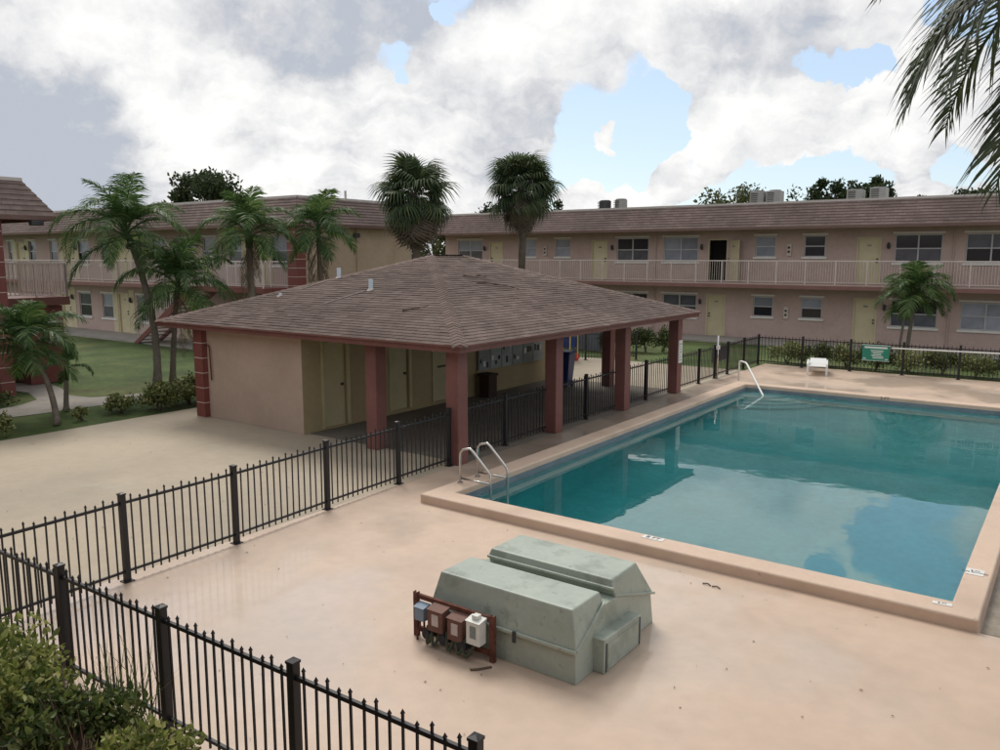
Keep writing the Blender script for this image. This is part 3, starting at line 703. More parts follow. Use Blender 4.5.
# gate
gt = thing('pool_gate', (XF - .04, 26.15, 0), 'black picket gate with dark mesh screen and pale latch pole', 'gate')
for y in (26.15, 27.35): inst('post', PM, gt, (0, y - 26.15, 0), (0, 0, R(90)))
for k in range(1, 10): inst('picket', PK[k % 2], gt, (0, k * .12, 0))
for z in (1.03, .135): MB().bar((XF - .04, 26.15, z), (XF - .04, 27.35, z), .028, .034).build('rail', 'black_metal', gt)
MB().box(XF - .055, 25.9, .55, XF - .04, 27.3, 1.0).build('screen', 'dark_metal', gt)
MB().tube([(XF + .04, 26.17, 0), (XF + .04, 26.17, 1.45)], .028, 10).build('latch_pole', 'steel', gt, smooth=True)
MB().box(XF + .0, 26.10, .98, XF + .09, 26.24, 1.12).build('latch', 'white_paint', gt, bevel=.01)
fence([(XF - .04, 27.35), (XF - .04, 29.0), (XF - .04, 30.62)], 'black picket fence section between the gate and the far corner', endposts=(False, True))
fence([(-9.96, 30.62), (-8.33, 30.62), (-6.65, 30.62), (-4.94, 30.62), (-3.22, 30.62), (-1.5, 30.62), (.2, 30.62), (1.9, 30.62), (3.6, 30.62), (5.3, 30.62)], 'long black picket fence along the far side of the pool', endposts=(False, True))
# green sign and the pole hung on the far fence
sg = thing('pool_rules_sign', (-5.81, 30.56, .73), 'green rectangular sign with white lines hung on the far fence', 'sign')
MB().box(-6.25, 30.555, .46, -5.37, 30.575, .99).build('panel', 'sign_green', sg)
q = MB(); q.box(-6.18, 30.55, .88, -5.44, 30.5545, .945)
for k in range(6):
    z = .80 - k * .053; a = rnd.uniform(.08, .2); q.box(-6.08 + a, 30.55, z, -5.5 - rnd.uniform(.02, .15), 30.5545, z + .024)
for x0, x1, z0, z1 in ((-6.22, -6.12, .50, .53), (-5.5, -5.4, .50, .53)): q.box(x0, 30.55, z0, x1, 30.5545, z1)
q.build('printing', 'sign_white', sg)
fr = MB(); fr.box(-6.265, 30.55, .445, -5.355, 30.58, .459); fr.box(-6.265, 30.55, .991, -5.355, 30.58, 1.005); fr.build('border', 'sign_white', sg)
tag(MB().tube([(-5.3, 30.54, .93), (-1.5, 30.54, .97), (2.4, 30.54, .99)], .022, 8).build('skimmer_pole', 'white_plastic'), 'long white pool pole hung along the far fence beside the green sign', 'pole')

# ------------------------------------------------------------------ pool ladder and hand rail
ld = thing('pool_ladder', (-8.3, 10.95, .15), 'bent steel pool ladder at the near left pool corner', 'ladder')
for i, y in enumerate((10.72, 11.22)):
    pts = [(-8.62, y, .15), (-8.62, y, .66)] + [(-8.62 + .12 * (1 - math.cos(R(a))), y, .66 + .12 * math.sin(R(a))) for a in (30, 60, 90)] + [(-8.40, y, .80), (-8.34, y, .76), (-8.02, y, .46), (-7.97, y, .40), (-7.96, y, .3), (-7.96, y, -.9)]
    MB().tube(pts, .024, 10).build('rail', 'steel', ld, smooth=True)
    MB().tube([(-8.62, y, .15), (-8.62, y, .172)], .05, 12).build('flange', 'steel', ld)
    MB().tube([(-8.61, y, .24), (-7.97, y, .24)], .017, 8).build('brace', 'steel', ld, smooth=True)
for z in (-.2, -.5): MB().box(-8.03, 10.72, z, -7.93, 11.22, z + .03).build('tread', 'steel', ld)
hr = thing('hand_rail', (-8.98, 25.72, 0), 'white tubular hand rail leading into the far pool corner', 'hand rail')
MB().tube([(-8.98, 25.75, 0), (-8.98, 25.75, .64), (-8.96, 25.73, .69), (-8.9, 25.70, .71), (-8.70, 25.55, .69), (-8.62, 25.45, .65), (-7.62, 24.0, -.03), (-7.5, 23.8, -.15)], .028, 10).build('rail', 'white_plastic', hr, smooth=True)
MB().tube([(-8.98, 25.75, 0), (-8.98, 25.75, .02)], .06, 12).build('flange', 'steel', hr)

# ------------------------------------------------------------------ equipment cover
eq = thing('equipment_cover', (-4.5, 7.1, 0), 'grey green pump cover of two sloping lids on the pool deck', 'pump cover')
def taper(poly, x0, x1, inset):
    """YZ outline extruded in X; outline points are (y, z, k) with k scaling the end inset"""
    n = len(poly); vs = [(x0 + inset * k, y, z) for y, z, k in poly] + [(x1 - inset * k, y, z) for y, z, k in poly]
    return MB().add(vs, [tuple(range(n)), tuple(range(2 * n - 1, n - 1, -1))] + [(i, n + i, n + (i + 1) % n, (i + 1) % n) for i in range(n)])
XA, XB = -5.50, -3.66
taper([(6.30, 0, 0), (6.31, .35, .3), (6.90, .60, .5), (7.14, .60, .5), (7.96, .35, .3), (8.01, 0, 0)], XA, XB, .04).build('base', 'grey_green', eq, bevel=.008)
taper([(6.285, .352, 0), (6.365, .725, 1), (6.90, .725, 1), (6.925, .62, .7), (6.905, .602, .6)], XA + .012, XB + .006, .09).build('front_lid', 'grey_green', eq, bevel=.016, seg=3)
taper([(7.135, .602, .4), (7.10, .70, .4), (7.115, .785, .9), (7.70, .785, 1), (8.0, .352, 0)], XA + .16, XB - .0, .075).build('rear_lid', 'grey_green', eq, bevel=.016, seg=3)
MB().bar((XA + .0, 6.275, .345), (XB + .01, 6.275, .345), .03, .035).build('front_rim', 'grey_green', eq, bevel=.006)
MB().bar((XA + .2, 7.085, .70), (XB - .02, 7.085, .70), .035, .03).build('rear_rim', 'grey_green', eq, bevel=.006)
for p, q, nm in (((XB + .004, 6.29, .352), (XB - .035, 6.905, .612), 'side_rim'), ((XB - .03, 7.12, .62), (XB + .016, 7.99, .355), 'side_rim')): MB().bar(p, q, .03, .026).build(nm, 'grey_green', eq, bevel=.006)
sp = MB().prism([(6.64, .0), (7.46, .0), (7.46, .33), (6.64, .36)], 'x', XB - .05, XB + .12).build('vent_hood', 'grey_green', eq, bevel=.012)
MB().prism([(6.72, .03), (7.38, .03), (7.38, .27), (6.72, .30)], 'x', XB + .12, XB + .126).build('vent_panel', 'grey_green', sp)
for y in (6.685, 7.42): MB().box(XB + .119, y - .012, .01, XB + .125, y + .012, .31).build('seam', 'dark_metal', sp)
for x in (-4.35,): MB().box(x - .02, 6.238, .26, x + .02, 6.258, .38).build('latch', 'dark_metal', eq, bevel=.004)

rk = thing('meter_rack', (-5.1, 6.2, 0), 'rusty steel rack of electrical boxes beside the pump cover', 'rack')
for x in (-5.61, -4.58):
    mm = MB(); mm.box(x - .028, 6.18, 0, x + .028, 6.188, .50); mm.box(x - .028, 6.188, 0, x - .020, 6.225, .50); mm.box(x + .020, 6.188, 0, x + .028, 6.225, .50); mm.build('post', 'rust', rk)
for z in (.43, .06):
    mm = MB(); mm.box(-5.6, 6.19, z, -4.59, 6.198, z + .05); mm.box(-5.6, 6.198, z + .042, -4.59, 6.225, z + .05); mm.build('channel', 'rust', rk)
def ebox(x0, z0, w, h, d, mt, lab=None):
    o = MB().box(x0, 6.185 - d, z0, x0 + w, 6.185, z0 + h).build('electrical_box', mt, rk, bevel=.008)
    MB().prism([(6.175 - d, z0 + h), (6.19, z0 + h), (6.19, z0 + h + .025)], 'x', x0 - .008, x0 + w + .008).build('hood', mt, o)
    if lab: MB().box(x0 + w * .3, 6.184 - d - .003, z0 + h * .3, x0 + w * .75, 6.1845 - d, z0 + h * .82).build('nameplate', lab, o)
    return o
ebox(-5.54, .24, .13, .15, .10, 'meter_blue'); ebox(-5.33, .19, .20, .24, .13, 'meter_brown', 'label_pale'); ebox(-5.07, .16, .19, .24, .12, 'meter_brown', 'label_pale')
o = ebox(-4.82, .19, .17, .25, .12, 'meter_white', 'board_grey'); MB().box(-4.77, 6.10, .455, -4.70, 6.17, .495).build('knockout', 'meter_white', o)
for i, (x0, x1, dr) in enumerate(((-5.50, -5.53, .0), (-5.44, -5.40, .0), (-5.36, -5.28, .04), (-5.30, -5.18, .05), (-5.1, -4.98, .05), (-4.98, -4.84, .05), (-4.9, -4.72, .05))):
    mm = MB(); z0 = .24
    if dr == 0: pts = [(x0, 6.13, .25), (x0, 6.13, .15), (x1, 6.12, .06), (x1, 6.12, 0)]
    else: pts = [(x0 + (x1 - x0) * k / 10, 6.10 - .05 * math.sin(math.pi * k / 10), .22 - .17 * math.sin(math.pi * k / 10)) for k in range(11)]
    mm.tube(pts, .012 if dr == 0 else .017, 7).build('conduit', 'hose_green' if dr else 'rust', rk, smooth=True)
for x in (-5.36, -5.13, -4.88): MB().tube([(x, 6.20, .13), (x, 6.06, .13)], .055, 12).build('junction_cap', 'letters', rk)
tag(MB().tube([(-4.52, 6.1, .012), (-4.6, 5.98, .014), (-4.66, 5.93, .012)], .011, 6).build('stick', 'stem_brown'), 'short brown stick on the deck by the rack foot', 'stick')

# white lounger by the far fence
lg = thing('pool_lounger', (-7.45, 29.4, 0), 'white plastic lounger end-on beside the far fence', 'lounger')
m = MB(); m.box(-7.75, 28.75, .30, -7.15, 30.25, .34); m.build('bed', 'white_plastic', lg, bevel=.015)
lg.rotation_euler.z = R(13)
MB().add([(-7.72, 29.5, .345), (-7.18, 29.5, .345), (-7.18, 30.2, .45), (-7.72, 30.2, .45), (-7.72, 29.54, .31), (-7.18, 29.54, .31), (-7.18, 30.24, .42), (-7.72, 30.24, .42)], [(0, 1, 2, 3), (7, 6, 5, 4), (0, 4, 5, 1), (1, 5, 6, 2), (2, 6, 7, 3), (3, 7, 4, 0)]).build('backrest', 'white_plastic', lg)
for sx in (-7.79, -7.17):
    MB().prism([(28.78, .30), (29.6, .30), (29.6, .42), (29.3, .50), (28.9, .47), (28.78, .40)], 'x', sx, sx + .06).build('side_rail', 'white_plastic', lg, bevel=.01)
    for y in (28.8, 29.95): MB().box(sx, y, 0, sx + .06, y + .09, .30).build('leg', 'white_plastic', lg)

# things seen far back under the roof
fence([(-17.6, 26.4), (-15.95, 27.85), (-14.4, 29.2)], 'black picket fence behind the pavilion, seen under its roof')
ct = thing('toy_cart', (-16.35, 27.1, 0), 'red, yellow and blue cart seen under the pavilion roof', 'cart')
MB().prism([(26.85, .55), (27.4, .55), (27.5, .95), (26.75, .95)], 'x', -16.7, -16.1).build('tub', 'blue_plastic', ct, bevel=.02)
MB().prism([(26.7, 1.1), (27.5, 1.1), (27.4, 1.35), (26.8, 1.35)], 'x', -16.75, -16.05).build('canopy', 'toy_red', ct, bevel=.03)
for x in (-16.72, -16.06):
    for y in (26.82, 27.4): MB().tube([(x, y, .12), (x, y, 1.1)], .025, 8).build('upright', 'toy_yellow', ct)
for x in (-16.7, -16.1):
    for y in (26.85, 27.4): MB().tube([(x - .03, y, .16), (x + .03, y, .16)], .16, 16).build('wheel', 'toy_red', ct)
tag(MB().box(-21.0, 30.8, 0, -16.95, 31.0, 2.2).build('grey_screen', 'grey_sheet'), 'grey sheet screen standing behind the pavilion', 'screen')

# ------------------------------------------------------------------ apartment buildings
WIN_CACHE = {}
def window(root, x0, x1, z0, z1, y, nx=1, top='pane_blind', bot='pane_dark', sill=True):
    w, h = x1 - x0, z1 - z0; key = (round(w, 2), round(h, 2), nx)
    if key not in WIN_CACHE:
        m = MB(); t = .045
        m.box(0, .05, 0, w, .11, t); m.box(0, .05, h - t, w, .11, h); m.box(0, .05, t, t, .11, h - t); m.box(w - t, .05, t, w, .11, h - t)
        m.box(t, .045, h * .5 - .025, w - t, .115, h * .5 + .025)
        for k in range(1, nx): m.box(w * k / nx - .03, .04, t, w * k / nx + .03, .118, h - t)
        fm = m.mesh('window', 'frame_alu'); pw = w / nx
        pt = MB().box(.02, .075, h * .5, pw - .02, .085, h - .02); pb = MB().box(.02, .075, .02, pw - .02, .085, h * .5)
        WIN_CACHE[key] = (fm, pt, pb, MB().box(-.09, -.05, h + .03, w + .09, .004, h + .11).mesh('lintel', 'white_paint'), MB().box(-.09, -.07, -.10, w + .09, .06, -.002).mesh('sill', 'white_paint'), {})
    fm, pt, pb, lm, sm, pc = WIN_CACHE[key]
    o = inst('window', fm, root, Vector((x0, y, z0)) - wloc(root))
    for k in range(nx):
        for me_, mt, tg in ((pt, top, 't'), (pb, bot, 'b')):
            if (tg, mt) not in pc: pc[(tg, mt)] = me_.mesh('pane', mt)
            inst('pane', pc[(tg, mt)], o, (k * w / nx, 0, 0))
    inst('lintel', lm, o); 
    if sill: inst('sill', sm, o)
    return o
DOOR = MB().box(.02, .06, 0, .94, .10, 2.07).mesh('door', 'cream')
DFRAME = (lambda m: (m.box(-.03, -.02, 0, .02, .1, 2.13), m.box(.94, -.02, 0, .99, .1, 2.13), m.box(.02, -.02, 2.075, .94, .1, 2.13), m)[-1])(MB()).mesh('door_frame', 'cream')
KNOB = MB().tube([(0, -.03, 0), (0, .06, 0)], .035, 8).mesh('handle', 'dark_metal')
DNUM = MB().box(-.09, .05, 0, .09, .059, .07).mesh('number_plate', 'board_grey')
def door(root, x0, z0, y, hinge_right=False, ajar=False):
    o = inst('door', DOOR, root, Vector((x0, y, z0)) - wloc(root))
    if ajar:
        o.location += Vector((.94, .08, 0)); o.rotation_euler.z = R(-38) ; 
        m2 = MB(); 
    kx = .12 if hinge_right else .84
    inst('handle', KNOB, o, (kx, 0, 1.0)); inst('handle', KNOB, o, (kx, 0, 1.14)); inst('number_plate', DNUM, o, (.48, 0, 1.72))
    inst('door_frame', DFRAME, root, Vector((x0, y, z0)) - wloc(root))
    return o
LAMP = MB().tube([(0, -.02, 0), (0, -.10, .02), (0, -.13, .10), (0, -.12, .26)], [.03, .06, .085, .05], 8).mesh('wall_lamp', 'dark_metal')
def railing(root, pts, z0, posts, balusters_individual=False, h=1.07, gap=.115):
    """white tube railing along a straight line pts=(p,q)"""
    p, q = Vector((*pts[0], 0)), Vector((*pts[1], 0)); rl = MB(); L_ = (q - p).length
    rl.bar(p + Vector((0, 0, z0 + h)), q + Vector((0, 0, z0 + h)), .05, .05); rl.bar(p + Vector((0, 0, z0 + .09)), q + Vector((0, 0, z0 + .09)), .03, .03)
    r_ = rl.build('railing', 'rail_white', root)
    pm = MB().box(-.025, -.025, 0, .025, .025, h - .026).mesh('post', 'rail_white'); bmh = MB().box(-.014, -.014, .10, .014, .014, h - .026)
    for i in range(posts + 1): inst('post', pm, r_, p.lerp(q, i / posts) + Vector((0, 0, z0)) - wloc(r_))
    n = int(L_ / gap); bme = bmh.mesh('baluster', 'rail_white'); al = MB()
    for i in range(n):
        c = p.lerp(q, (i + .5) / n) + Vector((0, 0, z0))
        if balusters_individual: inst('baluster', bme, r_, c - wloc(r_))
        else: al.box(c.x - .008, c.y - .008, c.z + .105, c.x + .008, c.y + .008, c.z + h - .026)
    if not balusters_individual: stuff(al.build('balusters', 'rail_white', r_))
    return r_
def mansard(root, x0, y0, x1, y1, ze, zt, over, inset):
    """overhanging shingled skirt roof round a flat top"""
    a = [(x0 - over, y0 - over), (x1 + over, y0 - over), (x1 + over, y1 + over), (x0 - over, y1 + over)]; b = [(x0 + inset, y0 + inset), (x1 - inset, y0 + inset), (x1 - inset, y1 - inset), (x0 + inset, y1 - inset)]
    m = MB(); rf = None
    for i in range(4):
        A, B = Vector((*a[i], ze)), Vector((*a[(i + 1) % 4], ze)); C_, D_ = Vector((*b[(i + 1) % 4], zt)), Vector((*b[i], zt)); u = (B - A).normalized()
        s_ = (D_ - A) - u * (D_ - A).dot(u); s_.normalize(); nr = u.cross(s_)
        m = MB(); k = 0; Lsl = (D_ - A - u * (D_ - A).dot(u)).length; n = int(Lsl / .16)
        for k in range(n):     # overlapping courses, each lower edge proud of the one below
            f0, f1 = k / n, (k + 1) / n + .004
            L0, R0 = A.lerp(D_, f0), B.lerp(C_, f0); L1, R1 = A.lerp(D_, min(1, f1)), B.lerp(C_, min(1, f1))
            m.add([L0 + nr * .022, R0 + nr * .022, R1, L1, L0, R0], [(0, 1, 2, 3), (4, 5, 1, 0)])
        m.uv = lambda v, A=A, u=u, s_=s_: ((v - A).dot(u), (v - A).dot(s_))
        m.build('roof_slope', 'shingle_far', root)
    m = MB(); m.quad(*[(p[0], p[1], zt - .02) for p in b]); m.build('flat_roof', 'concrete', root)
    m = MB()
    for i in range(4):
        p, q = Vector((*b[i], zt)), Vector((*b[(i + 1) % 4], zt)); m.bar(p, q, .12, .10)
    m.build('roof_edge', 'flashing', root)
    m = MB(); m.quad(*[(p[0], p[1], ze + .01) for p in a[::-1]]); m.build('soffit', 'soffit', root)
    m = MB()
    for i in range(4):
        p, q = Vector((*a[i], ze - .05)), Vector((*a[(i + 1) % 4], ze - .05)); m.bar(p, q, .05, .13)
    m.build('fascia', 'trim_brown', root)

# long building across the back
B1 = thing('apartment_building', (-12, 44, 0), 'long two storey pink apartment building behind the pool', 'building', 'apartment buildings')
BY, BE = 40.2, 38.9; BX0, BX1 = -33.4, 9.4; F2 = 2.8
CENT = (-25.8, -11.8, 2.2); holes = []; wins = []; drs = []
for c in CENT:
    for s in (-1, 1):
        for fl in (0, 1):
            zb, zt = (1.12, 2.10) if fl == 0 else (4.06, 5.06)
            a, b = sorted((c + s * .68, c + s * 1.66)); wins.append((a, b, zb, zt, 1, fl))
            zb = .92 if fl == 0 else 3.80
            a, b = sorted((c + s * 4.65, c + s * 6.55)); wins.append((a, b, zb, zt, 2, fl))
            a, b = sorted((c + s * 3.1, c + s * 4.06)); drs.append((a, .03 if fl == 0 else F2 + .02, s, fl))
holes = [w_[:4] for w_ in wins] + [(a, a + .96, z, z + 2.09) for a, z, s, fl in drs]
m = MB(); wall_holes(m, 'y', BY, BX0, BX1, 0, 5.5, holes, .12)
m.quad((BX0, BY, 0), (BX0, BY, 5.5), (BX0, 49, 5.5), (BX0, 49, 0)); m.quad((BX1, BY, 0), (BX1, 49, 0), (BX1, 49, 5.5), (BX1, BY, 5.5)); m.quad((BX0, 49, 0), (BX0, 49, 5.5), (BX1, 49, 5.5), (BX1, 49, 0))
m.build('wall', 'stucco_pink', B1)
MB().box(BX0 + .1, BY + .5, .1, BX1 - .1, BY + .6, 5.4).build('dark_interior', 'dark_void', B1)  # near-black sheet painted for the unlit rooms behind the openings
rw = random.Random(5)
styles = {(-25.8, 1, 1): ('pane_mid', 'pane_dark')}
for a, b, zb, zt, nx, fl in wins:
    if nx == 2: t_, b_ = rw.choice([('pane_blind', 'pane_blind'), ('pane_blind', 'pane_mid'), ('pane_dark', 'pane_mid')])
    else: t_, b_ = rw.choice([('pane_blind', 'pane_dark'), ('pane_mid', 'pane_dark'), ('pane_blind', 'pane_blind')])
    if abs(a - -11.12) < .1 and fl: t_ = b_ = 'pane_dark'
    if abs(a + 13.46) < .1 and fl: t_ = b_ = 'pane_blind'
    if abs(a + 7.15) < .3 and nx == 2: t_, b_ = ('pane_dark', 'pane_mid')
    if abs(a + 18.35) < .3 and nx == 2: t_ = b_ = ('pane_blind' if fl else 'pane_mid')
    if abs(a + 4.35) < .3 and nx == 2: t_, b_ = ('pane_mid', 'pane_dark') if fl else ('pane_blind', 'pane_blind')
    window(B1, a, b, zb, zt, BY, nx, t_, b_)
for a, z, s, fl in drs:
    aj = abs(a + 15.86) < .1 and fl
    door(B1, a, z, BY, hinge_right=(s < 0), ajar=aj)
    inst('wall_lamp', LAMP, B1, Vector((a + (.96 + .35 if s > 0 else -.35), BY, z + 1.62)) - wloc(B1))
for c in CENT:
    for z in (4.1, 1.05):
        o = MB().box(c - .11, BY - .10, z, c + .11, BY - .002, z + .58).build('utility_box', 'white_joint', B1, bevel=.02); MB().tube([(c, BY - .13, z + .2), (c, BY - .10, z + .2)], .06, 10).build('dial', 'dark_metal', o); MB().tube([(c, BY - .13, z + .4), (c, BY - .10, z + .4)], .06, 10).build('dial', 'dark_metal', o)
for c in (-18.8, -4.8): MB().tube([(c, BY - .04, .1), (c, BY - .04, 5.4)], .03, 6).build('downpipe', 'stucco_pink', B1)
MB().box(BX0, BE, F2 - .22, BX1, BY - .003, F2).build('upper_walkway', 'stucco_pink', B1)
MB().box(BX0, BE - .02, F2 - .235, BX1, BE - .002, F2 - .06).build('walkway_edge', 'edge_mauve', B1)
railing(B1, ((BX0, BE + .06), (BX1, BE + .06)), F2, 32)
mansard(B1, BX0, BE + .1, BX1, 49, 5.46, 6.62, .25, .65)

# left wing with its gable end wall
B2 = thing('apartment_building', (-40, 25, 0), 'pink and tan apartment wing with outside stairs, behind the palms on the left', 'building', 'apartment buildings')
LY, LE, LX0, LX1 = 23.2, 22.0, -64.0, -26.2
uw = [(-54.6, -53.7, 3.75, 4.97, 1), (-51.9, -51.0, 3.75, 4.97, 1), (-49.3, -48.4, 3.75, 4.97, 1), (-46.1, -44.85, 3.65, 4.93, 1), (-43.6, -42.25, 3.65, 4.93, 1), (-38.7, -37.5, 3.65, 4.93, 1), (-36.2, -35.0, 3.65, 4.93, 1), (-34.3, -33.2, 3.7, 4.95, 1), (-32.3, -31.2, 3.7, 4.95, 1), (-29.3, -27.7, 3.7, 4.95, 1),
      (-46.3, -45.0, .75, 2.05, 1), (-43.8, -42.4, .75, 2.05, 1), (-40.3, -39.3, .7, 2.05, 1), (-37.9, -36.9, .95, 2.05, 1), (-31.5, -29.8, .8, 2.05, 2)]
ud = [(-47.5, F2 + .02), (-42.0, F2 + .02), (-53.4, F2 + .02), (-30.7, F2 + .02), (-42.2 + .12, .03), (-48.2, .03), (-35.8, .03)]
m = MB(); wall_holes(m, 'y', LY, LX0, LX1 - .02, 0, 5.5, [w_[:4] for w_ in uw] + [(a, a + .96, z, z + 2.09) for a, z in ud], .12); m.build('wall', 'stucco_pink', B2)
MB().box(LX0, LY + .5, .1, LX1 - .4, LY + .6, 5.4).build('dark_interior', 'dark_void', B2)  # black backing, darkness of the rooms put into its colour
m = MB(); m.quad((LX1, LE + .45, 0), (LX1, 29.0, 0), (LX1, 29.0, 5.5), (LX1, LE + .45, 5.5)); m.quad((LX1, 29, 0), (LX0, 29, 0), (LX0, 29, 5.5), (LX1, 29, 5.5)); m.build('end_wall', 'stucco_tan', B2)
banded_pier(LX1 - .5, LE - .02, LX1 + .03, LE + .5, 5.42, B2, step=.36)
for i, (a, b, zb, zt, nx) in enumerate(uw):
    window(B2, a, b, zb, zt, LY, nx, *[('pane_blind', 'pane_dark'), ('pane_mid', 'pane_dark'), ('pane_blind', 'pane_mid')][i % 3])
for i, (a, z) in enumerate(ud):
    door(B2, a, z, LY); inst('wall_lamp', LAMP, B2, Vector((a + 1.3, LY, z + 1.65)) - wloc(B2))
    for xx in (a - .62, a + 1.02): MB().box(xx, LY - .02, z, xx + .5, LY - .003, z + 2.3).build('door_surround', 'cream', B2)
MB().box(LX0, LE, F2 - .22, LX1 - .52, LY - .003, F2).build('upper_walkway', 'stucco_pink', B2)
MB().box(LX0, LE - .02, F2 - .235, LX1 - .52, LE - .002, F2 - .06).build('walkway_edge', 'edge_mauve', B2)
railing(B2, ((LX0, LE + .06), (-33.0, LE + .06)), F2, 22); railing(B2, ((-31.4, LE + .06), (LX1 - .52, LE + .06)), F2, 4)
MB().tube([(LX1 + .03, 25.4, .2), (LX1 + .03, 25.4, 5.3)], .025, 6).build('downpipe', 'stucco_tan', B2)
mansard(B2, LX0, LE + .1, LX1, 29.0, 5.42, 6.55, .35, .6)
MB().tube([(-26.9, 25.5, 6.5), (-26.9, 25.5, 6.95)], .05, 8).build('roof_pipe', 'flashing', B2)
MB().box(LX1 + .02, 25.2, 4.9, LX1 + .16, 25.5, 5.08).build('flood_lamp', 'dark_metal', B2)
# stairs up to the wing
stp = thing('outside_stairs', (-33.5, 21.4, 0), 'red outside stairs with white railings in front of the left wing', 'stairs')
nst = 14
for s_y in (20.75, 21.9):
    MB().prism([(-36.6, 0), (-36.2, 0), (-31.5, 2.5), (-31.5, 2.78), (-31.8, 2.78)], 'y', s_y, s_y + .06).build('stringer', 'red_paint', stp)
    rl = MB(); rl.bar((-36.4, s_y + .03, 1.05), (-31.6, s_y + .03, 3.75), .045, .045); r_ = rl.build('railing', 'rail_white', stp)
    for k in range(28):
        f_ = (k + .5) / 28; x = -36.3 + 4.7 * f_; z = .1 + 2.65 * f_; MB().box(x - .011, s_y + .02, z, x + .011, s_y + .04, z + .98).build('baluster', 'rail_white', r_)
for k in range(nst):
    MB().box(-36.4 + k * .345, 20.82, (k + 1) * .195 - .05, -36.05 + k * .345, 21.89, (k + 1) * .195).build('tread', 'concrete', stp)
MB().box(-31.5, 20.75, F2 - .2, -26.75, 21.97, F2 - .006).build('landing', 'red_paint', stp)
railing(stp, ((-31.4, 20.8), (-26.8, 20.8)), F2, 4)

# near building at the left edge of the frame
B3 = thing('apartment_building', (-29, 8, 0), 'apartment building end with red banded pier and balcony at the left edge', 'building', 'apartment buildings')
MB().box(-34, -10, 0, -27.0, 10.7, 5.3).build('wall', 'stucco_tan', B3)
banded_pier(-26.25, 10.25, -25.34, 10.64, 5.24, B3, step=.44)
MB().box(-26.9, 7, 0, -26.26, 10.22, 5.2).build('side_wall', 'stucco_tan', B3)
MB().box(-29.5, 11.95, 0, -27.55, 12.15, 2.5).build('stair_wall', 'red_paint', B3); MB().box(-27.55, 11.9, 0, -27.2, 13.05, 2.5).build('stair_wall', 'red_paint', B3)
MB().box(-34, 11.12, F2 - .26, -26.75, 13.1, F2).build('balcony_floor', 'trim_red', B3)
railing(B3, ((-26.8, 11.15), (-26.8, 13.05)), F2, 2, True, gap=.12); railing(B3, ((-26.8, 13.05), (-30, 13.05)), F2, 3, True, gap=.12)
mansard(B3, -34, -10, -25.3, 11.75, 5.25, 6.32, .32, .36)
# unseen wing the photographer stands on, joined here; added to shade the foreground
MB().box(-26.9, -10, 0, 12, -1.5, 5.3).build('unseen_wing_wall', 'stucco_pink', B3)
MB().box(-26.2, -1.49, F2 - .25, 12, .12, F2 - .05).build('unseen_wing_walkway', 'stucco_pink', B3)
MB().prism([(-.25, 5.3), (-2.2, 6.4), (-10, 6.4), (-10, 5.3)], 'x', -25.0, 12.4).build('unseen_wing_roof', 'shingle', B3)
fl_ = MB().tube([(-25.0, 11.45, 5.21), (-25.0, 11.45, 5.12)], .03, 8).build('flood_lamp', 'dark_metal', B3); MB().box(-25.12, 11.28, 4.98, -24.9, 11.62, 5.12).build('lamp_head', 'dark_metal', fl_, bevel=.02)

# air conditioners on the back roof
ACM = None
acl = ['dark round air conditioner leftmost on the back roof', 'pale round air conditioner second from left on the back roof', 'pale air conditioner in the middle of the back roof, left of a pair', 'grey air conditioner in the middle of the back roof, right of a pair', 'pale air conditioner in front of the trees on the back roof', 'rightmost air conditioner on the back roof']
for i, (x, h_) in enumerate(((-23.46, .62), (-22.41, .66), (-14.35, .75), (-13.5, .75), (-9.55, .62), (-8.5, .68))):
    t = thing('air_conditioner', (x, 43, 6.6), acl[i], 'air conditioner', 'air conditioners on the back roof')
    z0 = 6.6
    if i < 2: MB().tube([(x, 43, z0 + .08), (x, 43, z0 + .08 + h_)], .36, 18).build('casing', ['ac_dark', 'ac_grey'][i], t)
    else: MB().box(x - .36, 42.64, z0 + .08, x + .36, 43.36, z0 + .08 + h_).build('casing', 'ac_grey', t, bevel=.03)
    mm = MB()
    for k in range(6): mm.box(x - .30, 42.62, z0 + .16 + k * h_ / 7, x + .05, 42.639, z0 + .2 + k * h_ / 7)
    mm.build('louvre', 'ac_dark', t)
    MB().tube([(x, 43, z0 + .08 + h_ + .002), (x, 43, z0 + .13 + h_)], [.32, .28], 16).build('fan_guard', 'ac_dark', t)
    mm = MB(); mm.box(x - .4, 42.6, z0, x + .4, 42.7, z0 + .078); mm.box(x - .4, 43.3, z0, x + .4, 43.4, z0 + .078); mm.build('feet', 'flashing', t)

